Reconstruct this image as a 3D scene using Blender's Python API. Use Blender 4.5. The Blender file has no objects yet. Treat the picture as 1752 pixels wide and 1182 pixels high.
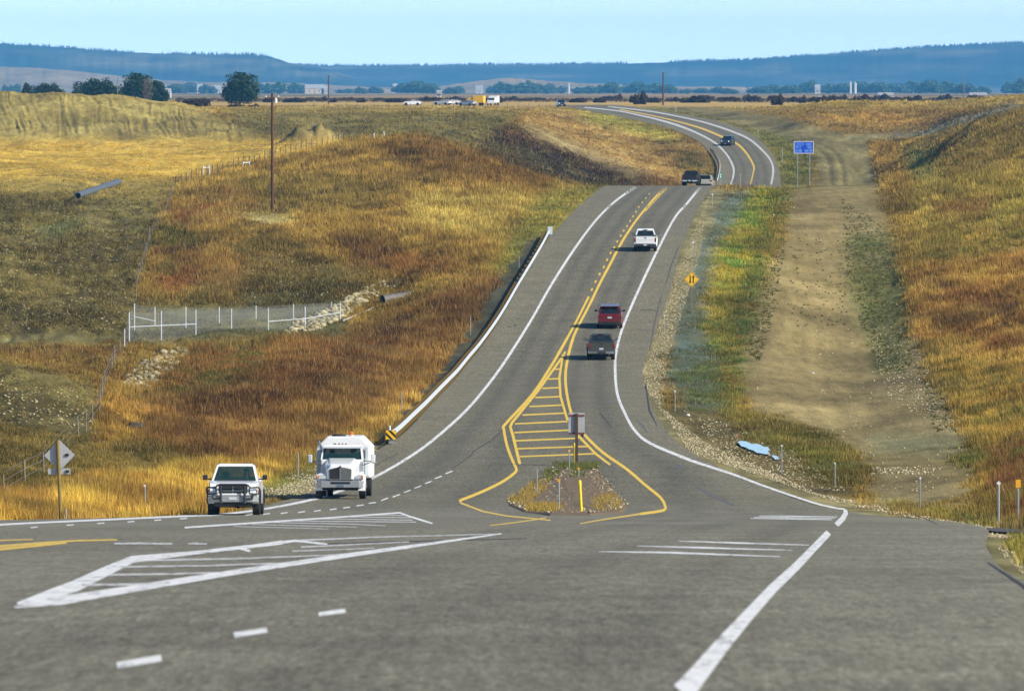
import bpy, bmesh, math, random
import numpy as np
from mathutils import Vector, Matrix
random.seed(7); rng = np.random.default_rng(7)
S = bpy.context.scene
R = math.radians

# ------------------------------------------------------------------ camera, sky, sun, exposure
F = 12000.0                      # focal length in photo pixels (photo is 1752 x 1182)
CX, CY, YH = 876.0, 591.0, 155.0
TH = math.atan((CY - YH) / F)
CT, ST = math.cos(TH), math.sin(TH)
cam_d = bpy.data.cameras.new('camera'); cam = bpy.data.objects.new('camera', cam_d); S.collection.objects.link(cam)
cam_d.lens = 36.0 * F / 1752.0; cam_d.sensor_width = 36.0
cam_d.clip_start = 0.5; cam_d.clip_end = 60000
cam.location = (0, 0, 0); cam.rotation_euler = (math.pi / 2 - TH, 0, 0)
cam_d.dof.use_dof = True; cam_d.dof.focus_distance = 380.0; cam_d.dof.aperture_fstop = 8.0
S.camera = cam
SUN_EL, SUN_AZ = R(33), R(-30)    # azimuth measured from +X towards +Y
sd = Vector((math.cos(SUN_EL) * math.cos(SUN_AZ), math.cos(SUN_EL) * math.sin(SUN_AZ), math.sin(SUN_EL)))
W = bpy.data.worlds.new('World'); S.world = W; W.use_nodes = True
nt = W.node_tree; nt.nodes.clear()
sky = nt.nodes.new('ShaderNodeTexSky'); sky.sky_type = 'NISHITA'; sky.sun_disc = False
sky.sun_elevation = SUN_EL; sky.sun_rotation = math.atan2(sd.x, sd.y)
sky.altitude = 1200; sky.air_density = 1.0; sky.dust_density = 3.0; sky.ozone_density = 4.0
tint = nt.nodes.new('ShaderNodeMix'); tint.data_type = 'RGBA'; tint.blend_type = 'MULTIPLY'
tint.inputs[0].default_value = 1.0; tint.inputs[7].default_value = (0.98, 1.08, 1.22, 1)
bg = nt.nodes.new('ShaderNodeBackground'); bg.inputs[1].default_value = 0.075
out = nt.nodes.new('ShaderNodeOutputWorld')
wtc = nt.nodes.new('ShaderNodeTexCoord'); wsp = nt.nodes.new('ShaderNodeSeparateXYZ'); nt.links.new(wtc.outputs['Generated'], wsp.inputs[0])
def wm(op, a, b):
    n = nt.nodes.new('ShaderNodeMath'); n.operation = op
    for i, v in enumerate((a, b)):
        if isinstance(v, (int, float)): n.inputs[i].default_value = v
        else: nt.links.new(v, n.inputs[i])
    return n.outputs[0]
# aerosol glow of the lowest few degrees of sky, all round the horizon
glow = wm('ADD', 1.0, wm('MULTIPLY', 6.4, wm('POWER', 2.718, wm('MULTIPLY', wm('ABSOLUTE', wsp.outputs[2], 0), -42.0))))
gm = nt.nodes.new('ShaderNodeVectorMath'); gm.operation = 'SCALE'
nt.links.new(sky.outputs[0], gm.inputs[0]); nt.links.new(glow, gm.inputs['Scale'])
nt.links.new(gm.outputs[0], tint.inputs[6]); nt.links.new(tint.outputs[2], bg.inputs[0]); nt.links.new(bg.outputs[0], out.inputs[0])
sl = bpy.data.lights.new('sun', 'SUN'); sl.energy = 4.9; sl.angle = R(0.5); sl.color = (1.0, 0.93, 0.82)
so = bpy.data.objects.new('sun', sl); S.collection.objects.link(so)
so.rotation_euler = sd.to_track_quat('Z', 'Y').to_euler(); so.location = (50, -50, 60)
S.view_settings.view_transform = 'Standard'; S.view_settings.look = 'None'
S.view_settings.exposure = 0.38; S.view_settings.gamma = 1.0; S.view_settings.use_curve_mapping = False
S.render.engine = 'CYCLES'
S.cycles.use_denoising = True
S.cycles.max_bounces = 5; S.cycles.transparent_max_bounces = 12; S.cycles.volume_bounces = 0
S.cycles.diffuse_bounces = 2

# ------------------------------------------------------------------ helpers
def dirz(py):                       # Z / Y slope of the view ray through photo row py
    b = (CY - np.asarray(py, float)) / F
    return (b * CT - ST) / (CT + b * ST)
def rayx(px, py):
    a = (np.asarray(px, float) - CX) / F; b = (CY - np.asarray(py, float)) / F
    return a / (CT + b * ST)
def project(X, Y, Z):
    Yc = Y * CT - Z * ST            # depth along the view axis
    Zc = Y * ST + Z * CT
    return CX + F * X / Yc, CY - F * Zc / Yc
def smooth(a, b, x):
    t = np.clip((x - a) / (b - a), 0, 1); return t * t * (3 - 2 * t)
def hash2(ix, iy, k=0):
    n = (ix.astype(np.int64) * 374761393 + iy.astype(np.int64) * 668265263 + k * 1442695041) & 0xFFFFFFFF
    n = ((n ^ (n >> 13)) * 1274126177) & 0xFFFFFFFF
    n = n ^ (n >> 16)
    return (n & 0xFFFFFF) / float(0xFFFFFF)
def vnoise(x, y, k=0):
    ix = np.floor(x); iy = np.floor(y); fx = x - ix; fy = y - iy
    fx = fx * fx * (3 - 2 * fx); fy = fy * fy * (3 - 2 * fy)
    a = hash2(ix, iy, k); b = hash2(ix + 1, iy, k); c = hash2(ix, iy + 1, k); d = hash2(ix + 1, iy + 1, k)
    return (a * (1 - fx) + b * fx) * (1 - fy) + (c * (1 - fx) + d * fx) * fy
def fbm(x, y, o=4, k=0):
    s = 0; a = 0.5; t = 0
    for i in range(o):
        s = s + a * vnoise(x * 2 ** i + 13.7 * i, y * 2 ** i + 7.3 * i, k + i); t += a; a *= 0.5
    return s / t
def pchip(xs, ys):
    xs = np.array(xs, float); ys = np.array(ys, float)
    h = np.diff(xs); dl = np.diff(ys) / h
    m = np.zeros_like(ys); m[0] = dl[0]; m[-1] = dl[-1]
    for i in range(1, len(xs) - 1):
        if dl[i - 1] * dl[i] > 0:
            w1 = 2 * h[i] + h[i - 1]; w2 = h[i] + 2 * h[i - 1]
            m[i] = (w1 + w2) / (w1 / dl[i - 1] + w2 / dl[i])
    def f(x):
        x = np.asarray(x, float); i = np.clip(np.searchsorted(xs, x) - 1, 0, len(h) - 1)
        t = (x - xs[i]) / h[i]; lo = t < 0; hi = t > 1; tc = np.clip(t, 0, 1)
        r = (ys[i] * (1 + 2 * tc) * (1 - tc) ** 2 + h[i] * m[i] * tc * (1 - tc) ** 2
             + ys[i + 1] * tc * tc * (3 - 2 * tc) + h[i] * m[i + 1] * tc * tc * (tc - 1))
        return r
    return f
def lin(c):
    c = np.asarray(c, float) / 255.0
    return np.where(c <= 0.04045, c / 12.92, ((c + 0.055) / 1.055) ** 2.4)

def tag(o, label=None, cat=None, group=None, kind=None):
    if label: o['label'] = label
    if cat: o['category'] = cat
    if group: o['group'] = group
    if kind: o['kind'] = kind
    return o
def link(name, me, mat=None, parent=None, loc=None):
    o = bpy.data.objects.new(name, me); S.collection.objects.link(o)
    if mat is not None: me.materials.append(mat)
    if parent is not None: o.parent = parent
    if loc is not None: o.location = loc
    return o
def empty(name, loc, rot=(0, 0, 0)):
    o = bpy.data.objects.new(name, None); S.collection.objects.link(o)
    o.location = loc; o.rotation_euler = rot; o.empty_display_size = 0.3
    return o
def fast_mesh(name, co, faces, mat=None, smooth_=False, parent=None, attr=None):
    """co (n,3); faces (m,k) numpy all same k"""
    me = bpy.data.meshes.new(name)
    co = np.ascontiguousarray(co, np.float32); faces = np.ascontiguousarray(faces, np.int32)
    m, k = faces.shape
    me.vertices.add(len(co)); me.vertices.foreach_set('co', co.ravel())
    me.loops.add(m * k); me.loops.foreach_set('vertex_index', faces.ravel())
    me.polygons.add(m); me.polygons.foreach_set('loop_start', np.arange(0, m * k, k, dtype=np.int32))
    try: me.polygons.foreach_set('loop_total', np.full(m, k, dtype=np.int32))
    except Exception: pass
    if smooth_: me.polygons.foreach_set('use_smooth', np.ones(m, dtype=bool))
    me.update(calc_edges=True)
    if attr:
        for an, av in attr.items():
            at = me.attributes.new(an, 'FLOAT_COLOR', 'POINT')
            c = np.ones((len(co), 4), np.float32); c[:, :3] = av
            at.data.foreach_set('color', c.ravel())
    o = bpy.data.objects.new(name, me); S.collection.objects.link(o)
    if mat: me.materials.append(mat)
    if parent: o.parent = parent
    return o

class MB:                            # collects shapes into one mesh
    def __init__(s): s.bm = bmesh.new()
    def box(s, x0, x1, y0, y1, z0, z1, bev=0.0, M=None):
        r = bmesh.ops.create_cube(s.bm, size=1.0)
        vs = r['verts']
        for v in vs:
            v.co = Vector((x0 + (v.co.x + .5) * (x1 - x0), y0 + (v.co.y + .5) * (y1 - y0), z0 + (v.co.z + .5) * (z1 - z0)))
        if bev > 0:
            es = list({e for v in vs for e in v.link_edges})
            rr = bmesh.ops.bevel(s.bm, geom=es, offset=bev, segments=2, affect='EDGES', profile=0.5)
            vs = list({v for f in rr['faces'] for v in f.verts})
        if M is not None:
            for v in vs: v.co = M @ v.co
        return s
    def tube(s, p0, p1, r0, r1=None, n=10, cap=True):
        p0 = Vector(p0); p1 = Vector(p1); r1 = r0 if r1 is None else r1
        q = (p1 - p0).to_track_quat('Z', 'Y')
        a = []; b = []
        for i in range(n):
            t = 2 * math.pi * i / n; c = Vector((math.cos(t), math.sin(t), 0))
            a.append(s.bm.verts.new(p0 + q @ (c * r0))); b.append(s.bm.verts.new(p1 + q @ (c * r1)))
        for i in range(n):
            s.bm.faces.new((a[i], a[(i + 1) % n], b[(i + 1) % n], b[i]))
        if cap:
            s.bm.faces.new(a[::-1]); s.bm.faces.new(b)
        return s
    def poly(s, pts):
        s.bm.faces.new([s.bm.verts.new(p) for p in pts]); return s
    def prism(s, pts, d):             # planar polygon extruded by vector d
        d = Vector(d); a = [s.bm.verts.new(Vector(p)) for p in pts]; b = [s.bm.verts.new(Vector(p) + d) for p in pts]
        n = len(a)
        s.bm.faces.new(a[::-1]); s.bm.faces.new(b)
        for i in range(n): s.bm.faces.new((a[i], a[(i + 1) % n], b[(i + 1) % n], b[i]))
        return s
    def loft(s, rings, cap=True):
        vr = [[s.bm.verts.new(Vector(p)) for p in r] for r in rings]
        n = len(vr[0])
        for a, b in zip(vr, vr[1:]):
            for i in range(n): s.bm.faces.new((a[i], a[(i + 1) % n], b[(i + 1) % n], b[i]))
        if cap:
            s.bm.faces.new(vr[0][::-1]); s.bm.faces.new(vr[-1])
        return s
    def lathe(s, prof, c, n=20, axis='x'):    # prof: (offset along axis, radius)
        c = Vector(c); rings = []
        for a, r in prof:
            ring = []
            for i in range(n):
                t = 2 * math.pi * i / n
                ring.append(c + (Vector((a, r * math.cos(t), r * math.sin(t))) if axis == 'x' else Vector((r * math.cos(t), r * math.sin(t), a))))
            rings.append(ring)
        return s.loft(rings)
    def build(s, name, mat=None, parent=None, smooth_=False, bev=0, loc=None):
        bmesh.ops.recalc_face_normals(s.bm, faces=s.bm.faces[:])
        me = bpy.data.meshes.new(name); s.bm.to_mesh(me); s.bm.free()
        o = link(name, me, mat, parent, loc)
        if smooth_:
            me.polygons.foreach_set('use_smooth', [True] * len(me.polygons))
            m = o.modifiers.new('e', 'EDGE_SPLIT'); m.split_angle = R(38)
        if bev:
            b = o.modifiers.new('b', 'BEVEL'); b.width = bev; b.segments = 2; b.limit_method = 'ANGLE'; b.angle_limit = R(35)
        return o

# ------------------------------------------------------------------ materials
def nodes(m):
    m.use_nodes = True; t = m.node_tree; t.nodes.clear()
    o = t.nodes.new('ShaderNodeOutputMaterial'); b = t.nodes.new('ShaderNodeBsdfPrincipled')
    t.links.new(b.outputs[0], o.inputs[0]); return t, b, o
def noise(t, scale, detail=4, rough=0.6, coord='Object', vec=None, stretch=None):
    tc = t.nodes.new('ShaderNodeTexCoord'); n = t.nodes.new('ShaderNodeTexNoise')
    n.inputs['Scale'].default_value = scale; n.inputs['Detail'].default_value = detail; n.inputs['Roughness'].default_value = rough
    if stretch:
        mp = t.nodes.new('ShaderNodeMapping'); mp.inputs['Scale'].default_value = stretch
        t.links.new(tc.outputs[coord], mp.inputs[0]); t.links.new(mp.outputs[0], n.inputs['Vector'])
    else: t.links.new(tc.outputs[coord], n.inputs['Vector'])
    return n
def ramp(t, src, stops):
    r = t.nodes.new('ShaderNodeValToRGB'); t.links.new(src, r.inputs[0])
    e = r.color_ramp.elements
    while len(e) > 1: e.remove(e[-1])
    e[0].position = stops[0][0]; e[0].color = (*stops[0][1], 1)
    for p, c in stops[1:]:
        x = e.new(p); x.color = (*c, 1)
    return r
def mixc(t, a, b, fac=1.0, mode='MULTIPLY'):
    m = t.nodes.new('ShaderNodeMix'); m.data_type = 'RGBA'; m.blend_type = mode
    if isinstance(fac, (int, float)): m.inputs[0].default_value = fac
    else: t.links.new(fac, m.inputs[0])
    for i, v in ((6, a), (7, b)):
        if isinstance(v, tuple): m.inputs[i].default_value = (*v, 1)
        else: t.links.new(v, m.inputs[i])
    return m.outputs[2]
def g3(v): return (v, v, v)
def mat(name, col, rough=0.6, metal=0.0, var=0.12, scale=6.0, coat=0.0, emis=None, bump=0.0):
    m = bpy.data.materials.new(name); t, b, o = nodes(m)
    n = noise(t, scale)
    r = ramp(t, n.outputs[0], [(0.25, g3(1 - var)), (0.75, g3(1 + var * 0.5))])
    c = mixc(t, tuple(col), r.outputs[0]); t.links.new(c, b.inputs['Base Color'])
    b.inputs['Roughness'].default_value = rough; b.inputs['Metallic'].default_value = metal
    b.inputs['Coat Weight'].default_value = coat; b.inputs['Coat Roughness'].default_value = 0.08
    if emis:
        b.inputs['Emission Color'].default_value = (*emis[0], 1); b.inputs['Emission Strength'].default_value = emis[1]
    if bump:
        bp = t.nodes.new('ShaderNodeBump'); bp.inputs['Strength'].default_value = bump; bp.inputs['Distance'].default_value = 0.02
        t.links.new(n.outputs[0], bp.inputs['Height']); t.links.new(bp.outputs[0], b.inputs['Normal'])
    return m
STRETCH = (1.0, .10, 1.0)
def attr_mat(name, an='tint', f1=(3.0, 0.55, 1.35), f2=(0.4, 0.8, 1.2), rough=0.95, bump=0.5, trans=0.0, stretch=None):
    m = bpy.data.materials.new(name); t, b, o = nodes(m)
    a = t.nodes.new('ShaderNodeAttribute'); a.attribute_name = an
    c = a.outputs['Color']
    if f1:
        n1 = noise(t, f1[0], 5, 0.7, stretch=stretch); r1 = ramp(t, n1.outputs[0], [(0.3, g3(f1[1])), (0.7, g3(f1[2]))]); c = mixc(t, c, r1.outputs[0])
        if bump:
            bp = t.nodes.new('ShaderNodeBump'); bp.inputs['Strength'].default_value = bump; bp.inputs['Distance'].default_value = 0.15
            t.links.new(n1.outputs[0], bp.inputs['Height']); t.links.new(bp.outputs[0], b.inputs['Normal'])
    if f2:
        n2 = noise(t, f2[0], 3); r2 = ramp(t, n2.outputs[0], [(0.3, g3(f2[1])), (0.7, g3(f2[2]))]); c = mixc(t, c, r2.outputs[0])
    t.links.new(c, b.inputs['Base Color']); b.inputs['Roughness'].default_value = rough
    b.inputs['Specular IOR Level'].default_value = 0.1
    if trans:
        tr = t.nodes.new('ShaderNodeBsdfTranslucent'); t.links.new(c, tr.inputs[0])
        mx = t.nodes.new('ShaderNodeMixShader'); mx.inputs[0].default_value = trans
        t.links.new(b.outputs[0], mx.inputs[1]); t.links.new(tr.outputs[0], mx.inputs[2]); t.links.new(mx.outputs[0], o.inputs[0])
    return m
# ------------------------------------------------------------------ the lie of the land
# highway long profile: distance -> photo row
PR = [(2, None), (41, 1182), (60, 1035), (80, 978), (106, 940), (140, 906), (180, 893.5), (210, 887.5), (240, 883), (267, 879.5), (285, 875), (300, 868.5),
      (315, 859), (327, 849), (345, 828), (360, 804), (400, 748), (440, 700), (480, 655), (515, 614), (545, 560), (580, 492),
      (615, 430), (650, 394), (706, 351), (780, 327), (830, 319), (870, 318.5), (950, 335), (1050, 340), (1130, 330), (1180, 316), (1230, 280),
      (1280, 248), (1400, 211), (1550, 191), (1700, 180.5), (1900, 178.5)]
ry, rz = [], []
for d, py in PR:
    ry.append(d); rz.append(-1.78 if py is None else float(dirz(py)) * d)
ry += [2600, 4000]; rz += [-4.0, -4.0]
zr = pchip(ry, rz)
def EDGE(lst):
    return pchip([a for a, _, _ in lst], [float(rayx(px, py)) * d for d, px, py in lst])
def pyr(d): return float(np.interp(d, [a for a, b in PR if b], [b for a, b in PR if b]))
def edge(pairs, pre=()):
    xs = [a for a, _ in pre] + [d for d, _ in pairs]; ys = [b for _, b in pre] + [float(rayx(px, pyr(d))) * d for d, px in pairs]
    return pchip(xs, ys)
XL = edge([(255, 0), (262, 200), (268, 345), (285, 400), (300, 436), (315, 475), (327, 510), (345, 556), (360, 596), (390, 660), (400, 682), (440, 730), (480, 773),
           (515, 807), (545, 847), (580, 886), (615, 922), (650, 952), (706, 993), (780, 1022), (840, 1036), (1000, 1150), (1180, 1221),
           (1230, 1225), (1280, 1202), (1340, 1160), (1400, 1110), (1550, 1012), (1700, 955), (2000, 905)],
          pre=[(0, -16), (150, -16), (178, -24), (195, -110), (240, -110), (250, -40)])
XR = edge([(140, 1690), (180, 1655), (210, 1605), (240, 1545), (267, 1490), (285, 1455), (300, 1415), (315, 1380), (345, 1300), (360, 1240), (400, 1150), (440, 1118),
           (480, 1100), (515, 1104), (545, 1124), (580, 1148), (615, 1164), (650, 1178), (706, 1198), (780, 1214), (840, 1226),
           (1000, 1300), (1180, 1336), (1230, 1330), (1280, 1308), (1340, 1278), (1400, 1240), (1550, 1135), (1700, 1055), (2000, 960)],
          pre=[(0, 4.2), (68, 5.2), (106, 7.2)])
def ZR(X, Y):
    side = 0.012 * np.maximum(0, -X - 4) + 0.012 * np.maximum(0, X - 9)
    return zr(Y) - side * (1 - smooth(250, 300, Y))

# control points of the open ground (photo column, photo row, distance)
CP = [
 (0,872,275),(0,850,300),(100,853,298),(200,855,303),(300,852,308),(400,832,332),(470,812,350),
 (0,800,330),(0,735,372),(0,700,392),(0,618,440),(100,636,440),(170,668,436),(100,735,378),(0,626,480),(100,650,478),(0,602,515),(0,590,525),
 (0,575,535),(0,540,562),(0,450,612),(0,380,680),(0,345,735),(0,318,790),(0,300,850),(0,270,980),(0,243,1120),(0,156,1225),(0,184,1320),
 (100,560,545),(100,480,595),(100,400,655),(100,350,725),(100,310,815),(100,270,980),(100,243,1125),(100,158,1228),(100,184,1320),
 (200,845,308),(200,800,342),(200,750,382),(240,760,378),(240,700,430),(240,660,465),(240,622,500),(260,600,520),(200,590,528),(200,560,548),
 (200,500,590),(200,440,630),(200,380,685),(200,340,755),(200,310,825),(200,298,865),(200,270,985),(200,243,1125),(200,166,1228),(200,184,1320),
 (300,800,352),(300,750,392),(300,700,430),(300,640,482),(300,585,540),(300,540,570),(300,500,592),(300,420,645),(300,360,722),(300,320,795),(300,295,870),(300,270,980),(300,241,1130),(300,181,1220),(300,184,1310),
 (400,800,358),(400,760,390),(400,700,430),(400,650,470),(400,590,530),(400,560,555),(400,540,572),(400,480,602),(400,430,632),(400,390,665),(400,340,735),(400,300,835),(400,285,880),(400,262,1000),(400,238,1140),(400,212,1185),(400,190,1320),
 (500,740,402),(500,650,472),(500,590,530),(500,560,560),(500,530,580),(500,470,610),(500,400,660),(500,350,718),(500,300,815),(500,263,930),(500,248,1030),(500,238,1120),(500,215,1200),(500,190,1330),
 (600,700,437),(600,650,478),(600,600,521),(600,560,556),(600,530,582),(600,470,610),(600,400,658),(600,350,712),(600,300,790),(600,242,930),(600,262,985),(600,238,1090),(600,215,1200),(600,190,1330),
 (650,520,590),(690,490,600),(700,640,486),(700,600,522),(700,540,560),(700,450,612),(700,400,652),(700,350,708),(700,300,775),(700,260,840),(700,235,900),(700,262,970),(700,232,1090),(700,205,1230),(700,190,1340),
 (780,500,580),(800,450,606),(800,400,648),(800,350,705),(800,300,780),(800,263,868),(800,285,960),(800,250,1070),(800,218,1190),(800,190,1340),
 (870,400,646),(870,350,706),(880,310,790),(880,291,850),(880,310,950),(880,270,1080),(880,225,1190),(880,195,1330),
 (950,350,706),(960,311,830),(960,335,950),(960,300,1110),(960,262,1185),(960,215,1290),(960,192,1450),
 (1060,319,835),(1060,340,960),(1060,316,1150),(1060,285,1200),(1060,245,1268),(1060,212,1370),
 (1140,345,1000),(1150,340,1100),(1160,314,1180),(1160,285,1222),(1170,250,1272),(1140,222,1350),
 # right side
 (1180,700,440),(1190,650,474),(1185,600,508),(1190,500,566),(1210,420,612),(1240,350,702),(1262,322,815),
 (1240,700,442),(1250,600,522),(1270,500,574),(1300,400,648),(1330,330,775),
 (1290,768,386),(1330,800,362),(1260,740,405),(1340,770,390),(1400,790,372),(1480,800,366),
 (1400,750,408),(1400,700,448),(1400,600,532),(1400,500,586),(1400,400,656),(1400,340,735),(1400,317,835),(1400,340,950),(1400,345,1060),(1400,316,1180),(1400,280,1231),(1400,248,1278),(1400,230,1312),(1400,186,1400),
 (1500,858,312),(1500,820,348),(1500,770,392),(1500,700,448),(1500,600,532),(1500,500,588),(1500,400,655),(1500,340,730),(1500,314,830),(1500,330,960),(1500,335,1060),(1500,314,1165),(1500,275,1228),(1500,245,1275),(1500,230,1308),(1500,186,1400),
 (1428,846,330),(1574,872,292),(1600,850,312),(1600,800,355),(1600,740,405),(1600,650,475),(1600,550,545),(1600,450,600),(1600,350,690),(1600,300,780),(1600,284,900),(1600,271,1040),(1600,240,1180),(1600,215,1290),(1550,308,900),(1550,304,1060),(1550,268,1190),(1550,235,1290),(1600,186,1390),
 (1680,900,225),(1680,880,262),(1680,840,315),(1680,780,368),(1680,700,430),(1680,600,505),(1680,500,565),(1680,400,632),(1680,320,720),(1680,270,810),(1680,230,920),(1680,200,1060),(1680,184,1250),
 (1752,905,212),(1752,880,258),(1752,830,312),(1752,760,372),(1752,680,430),(1752,600,492),(1752,500,556),(1752,400,622),(1752,310,712),(1752,250,800),(1752,205,890),(1752,186,1000),(1752,184,1200),
 (1752,930,150),(1700,938,130),(1752,1020,66),(1752,975,92),
 (880,264,1152),(830,258,1132),(960,294,1152),(1040,318,1150),(1345,317,1182),(1345,272,1240),(1350,237,1300),(1250,200,1440),(1300,190,1480),(1300,184,1580),
]
pts = [(px, d, float(dirz(py)) * d) for px, py, d in CP]
for px, py, d in CP:                       # the same land carries on outside the frame
    if px == 0:
        for k, off in ((-350, .0), (-800, .5)): pts.append((px + k, d, float(dirz(py)) * d - off))
    if px == 1752:
        for k, off in ((350, 1.0), (800, 2.0)): pts.append((px + k, d, float(dirz(py)) * d + off))
for d in list(range(272, 860, 28)) + list(range(880, 1700, 45)):
    for X, s in ((XL(d), -1), (XR(d), 1)):
        for off, dz in ((0, .05), (3.5, .35)):
            x = float(X) + s * off; pts.append((CX + F * x / d, d, float(zr(d)) - dz))
for d in (25, 45, 70, 100, 130, 160, 185, 205, 230, 248):
    for px in (-1200, -400, 0, 600, 1200): pts.append((px, d, float(zr(d))))
    for off in (0, 4, 12, 30): pts.append((CX + F * (float(XR(d)) + off) / d, d, float(zr(d)) - .15 - .1 * min(off, 5)))
pts = np.array(pts)
def uv(px, d): return px / 100.0, 10.0 * np.log(np.maximum(d, 20))
PU, PV = uv(pts[:, 0], pts[:, 1])
C2 = 0.35 ** 2
K = np.sqrt((PU[:, None] - PU) ** 2 + (PV[:, None] - PV) ** 2 + C2)
K[np.arange(len(K)), np.arange(len(K))] += -0.02
zm = pts[:, 2].mean()
Wt = np.linalg.lstsq(K, pts[:, 2] - zm, rcond=1e-6)[0]
def rbf(px, d):
    sh = px.shape; U, V = uv(px.ravel(), d.ravel()); o = np.empty(len(U))
    for i in range(0, len(U), 20000):
        u = U[i:i + 20000, None]; v = V[i:i + 20000, None]
        o[i:i + 20000] = np.sqrt((u - PU) ** 2 + (v - PV) ** 2 + C2) @ Wt + zm
    return o.reshape(sh)

# the ground sheet: columns fan out with distance, rows every metre or two
GU = np.concatenate([np.arange(-1100, -100, 25), np.arange(-100, -20, 4.0), np.arange(-20, 460, 2.0), np.arange(460, 1856, 4.0), np.arange(1860, 2900, 25)])
GY = np.concatenate([np.arange(-60, 60, 6), np.arange(60, 260, 2.0), np.arange(260, 860, 1.25), np.arange(860, 1000, 4), np.arange(1000, 1720, 2.0)])
YW = np.maximum(GY, 210.0)
Xg = (GU[None, :] - CX) / F * YW[:, None]; Yg = np.broadcast_to(GY[:, None], Xg.shape).copy()
GX = Xg
coarse_u = GU[::2] if len(GU) % 2 else np.append(GU[::2], GU[-1]); 
ci = np.unique(np.concatenate([np.arange(0, len(GU), 3), [len(GU) - 1]])); ri = np.unique(np.concatenate([np.arange(0, len(GY), 3), [len(GY) - 1]]))
Xc = Xg[np.ix_(ri, ci)]; Yc = Yg[np.ix_(ri, ci)]
Zc = rbf(CX + F * Xc / np.maximum(Yc, 30), np.maximum(Yc, 30))
Zt = np.empty((len(ri), len(GU)))
for i in range(len(ri)): Zt[i] = np.interp(GU, GU[ci], Zc[i])
Zb = np.empty(Xg.shape)
for j in range(len(GU)): Zb[:, j] = np.interp(GY, GY[ri], Zt[:, j])
plain = -4.0
Zb = Zb + (plain - Zb) * smooth(1420, 1640, Yg)
Zb = np.clip(Zb, -24, 3)
# gullies and rills on the spoil mound, small heap of soil
pxg = CX + F * Xg / np.maximum(Yg, 30)
mound = smooth(1125, 1150, Yg) * (1 - smooth(1225, 1260, Yg)) * (1 - smooth(380, 450, pxg))
wob = (fbm(pxg / 30, Yg / 40, 2, 7) - .5) * 9
rill = fbm(pxg / 4.4 + Yg / 15.0 + wob, Yg / 34.0 + wob * .3, 3, 5)
Zb += mound * (rill - .5) * .65 * (.4 + 1.1 * fbm(pxg / 60, Yg / 50, 2, 8))
hx, hy = (537 - CX) / F * 1055, 1055
q = ((Xg - hx) / 4.4) ** 2 + ((Yg - hy) / 9.0) ** 2
Zb += 3.4 * np.exp(-q ** 1.8) * .85 * (1 + .9 * (fbm(Xg * .9, Yg * .3, 3, 9) - .5))
# general unevenness
D = np.maximum(XL(np.clip(Yg, 0, 2000)) - Xg, Xg - XR(np.clip(Yg, 0, 2000)))
big = (fbm(Xg / 14, Yg / 22, 3, 2) - .5) * 1.5 + (fbm(Xg / 3.5, Yg / 6, 3, 3) - .5) * 0.7 + (fbm(Xg / .9, Yg / 2.8, 2, 4) - .5) * (.16 + .45 * (1 - smooth(230, 330, pxg)) * smooth(330, 420, Yg) * (1 - smooth(740, 820, Yg)))
TC = pchip([250, 312, 350, 450, 600, 720, 840, 1000, 1160, 1250, 1340, 1500], [float(rayx(px, 500)) * d for d, px in
     [(250, 1560), (312, 1560), (350, 1540), (450, 1440), (600, 1425), (720, 1420), (840, 1412), (1000, 1430), (1160, 1440), (1250, 1410), (1340, 1300), (1500, 1180)]])
ontrack = 1 - smooth(4.5, 9.0, np.abs(Xg - TC(np.clip(Yg, 250, 1500))))
rough = smooth(1.5, 9, D) * (1 - .97 * ontrack) * (1 - .8 * smooth(1350, 1500, Yg))
Zb += big * rough
w = smooth(0.3, 9.0, D); wi = smooth(0, -1.2, D) if False else smooth(0.0, 1.0, -D)
Zroad = ZR(Xg, np.clip(Yg, 0, 4000))
Zg = (Zroad - 0.05 - .05 * np.clip(D, 0, 6)) * (1 - w) + Zb * w
Zg = Zg - 0.35 * wi * (D < 0)
# wheel ruts of the dirt track beyond the rise
for off in (-1.0, 1.1):
    rr_ = np.abs(Xg - TC(np.clip(Yg, 250, 1500)) - off - 1.1 * np.sin(Yg / 38.0) * (Yg > 900)); Zg -= .22 * (1 - smooth(.15, .6, rr_)) * (Yg > 900)

def grid_z(X, Y, G=None):
    G = Zg if G is None else G
    X = np.asarray(X, float); Y = np.asarray(Y, float)
    i = np.clip(np.searchsorted(GY, Y) - 1, 0, len(GY) - 2); ty = np.clip((Y - GY[i]) / (GY[i + 1] - GY[i]), 0, 1)
    u = CX + F * X / np.maximum(Y, 210.0)
    j = np.clip(np.searchsorted(GU, u) - 1, 0, len(GU) - 2); tx = np.clip((u - GU[j]) / (GU[j + 1] - GU[j]), 0, 1)
    return (G[i, j] * (1 - tx) + G[i, j + 1] * tx) * (1 - ty) + (G[i + 1, j] * (1 - tx) + G[i + 1, j + 1] * tx) * ty
Dm = np.concatenate([np.arange(25, 700, .5), np.arange(700, 1900, 1.0), np.arange(1900, 5000, 10)])
def hit(px, py, road=False, dmin=0):
    """first point of the surface under photo pixel (px, py)"""
    s = float(dirz(py)); x = float(rayx(px, py))
    Dd = Dm[Dm > dmin]; X = x * Dd
    Z = ZR(X, Dd) if road else np.where(Dd < 1715, grid_z(X, np.minimum(Dd, 1715)), plain)
    f = s * Dd - Z
    n = np.nonzero((f[1:] < 0) & (f[:-1] >= 0))[0]
    if len(n) == 0: i = int(np.argmin(np.abs(f))); d = Dd[i]
    else:
        i = n[0]; d = Dd[i] + (Dd[i + 1] - Dd[i]) * f[i] / (f[i] - f[i + 1])
    X = x * d
    z = float(ZR(X, d)) if road else (float(grid_z(X, d)) if d < 1715 else plain)
    return Vector((X, float(d), z))
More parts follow.
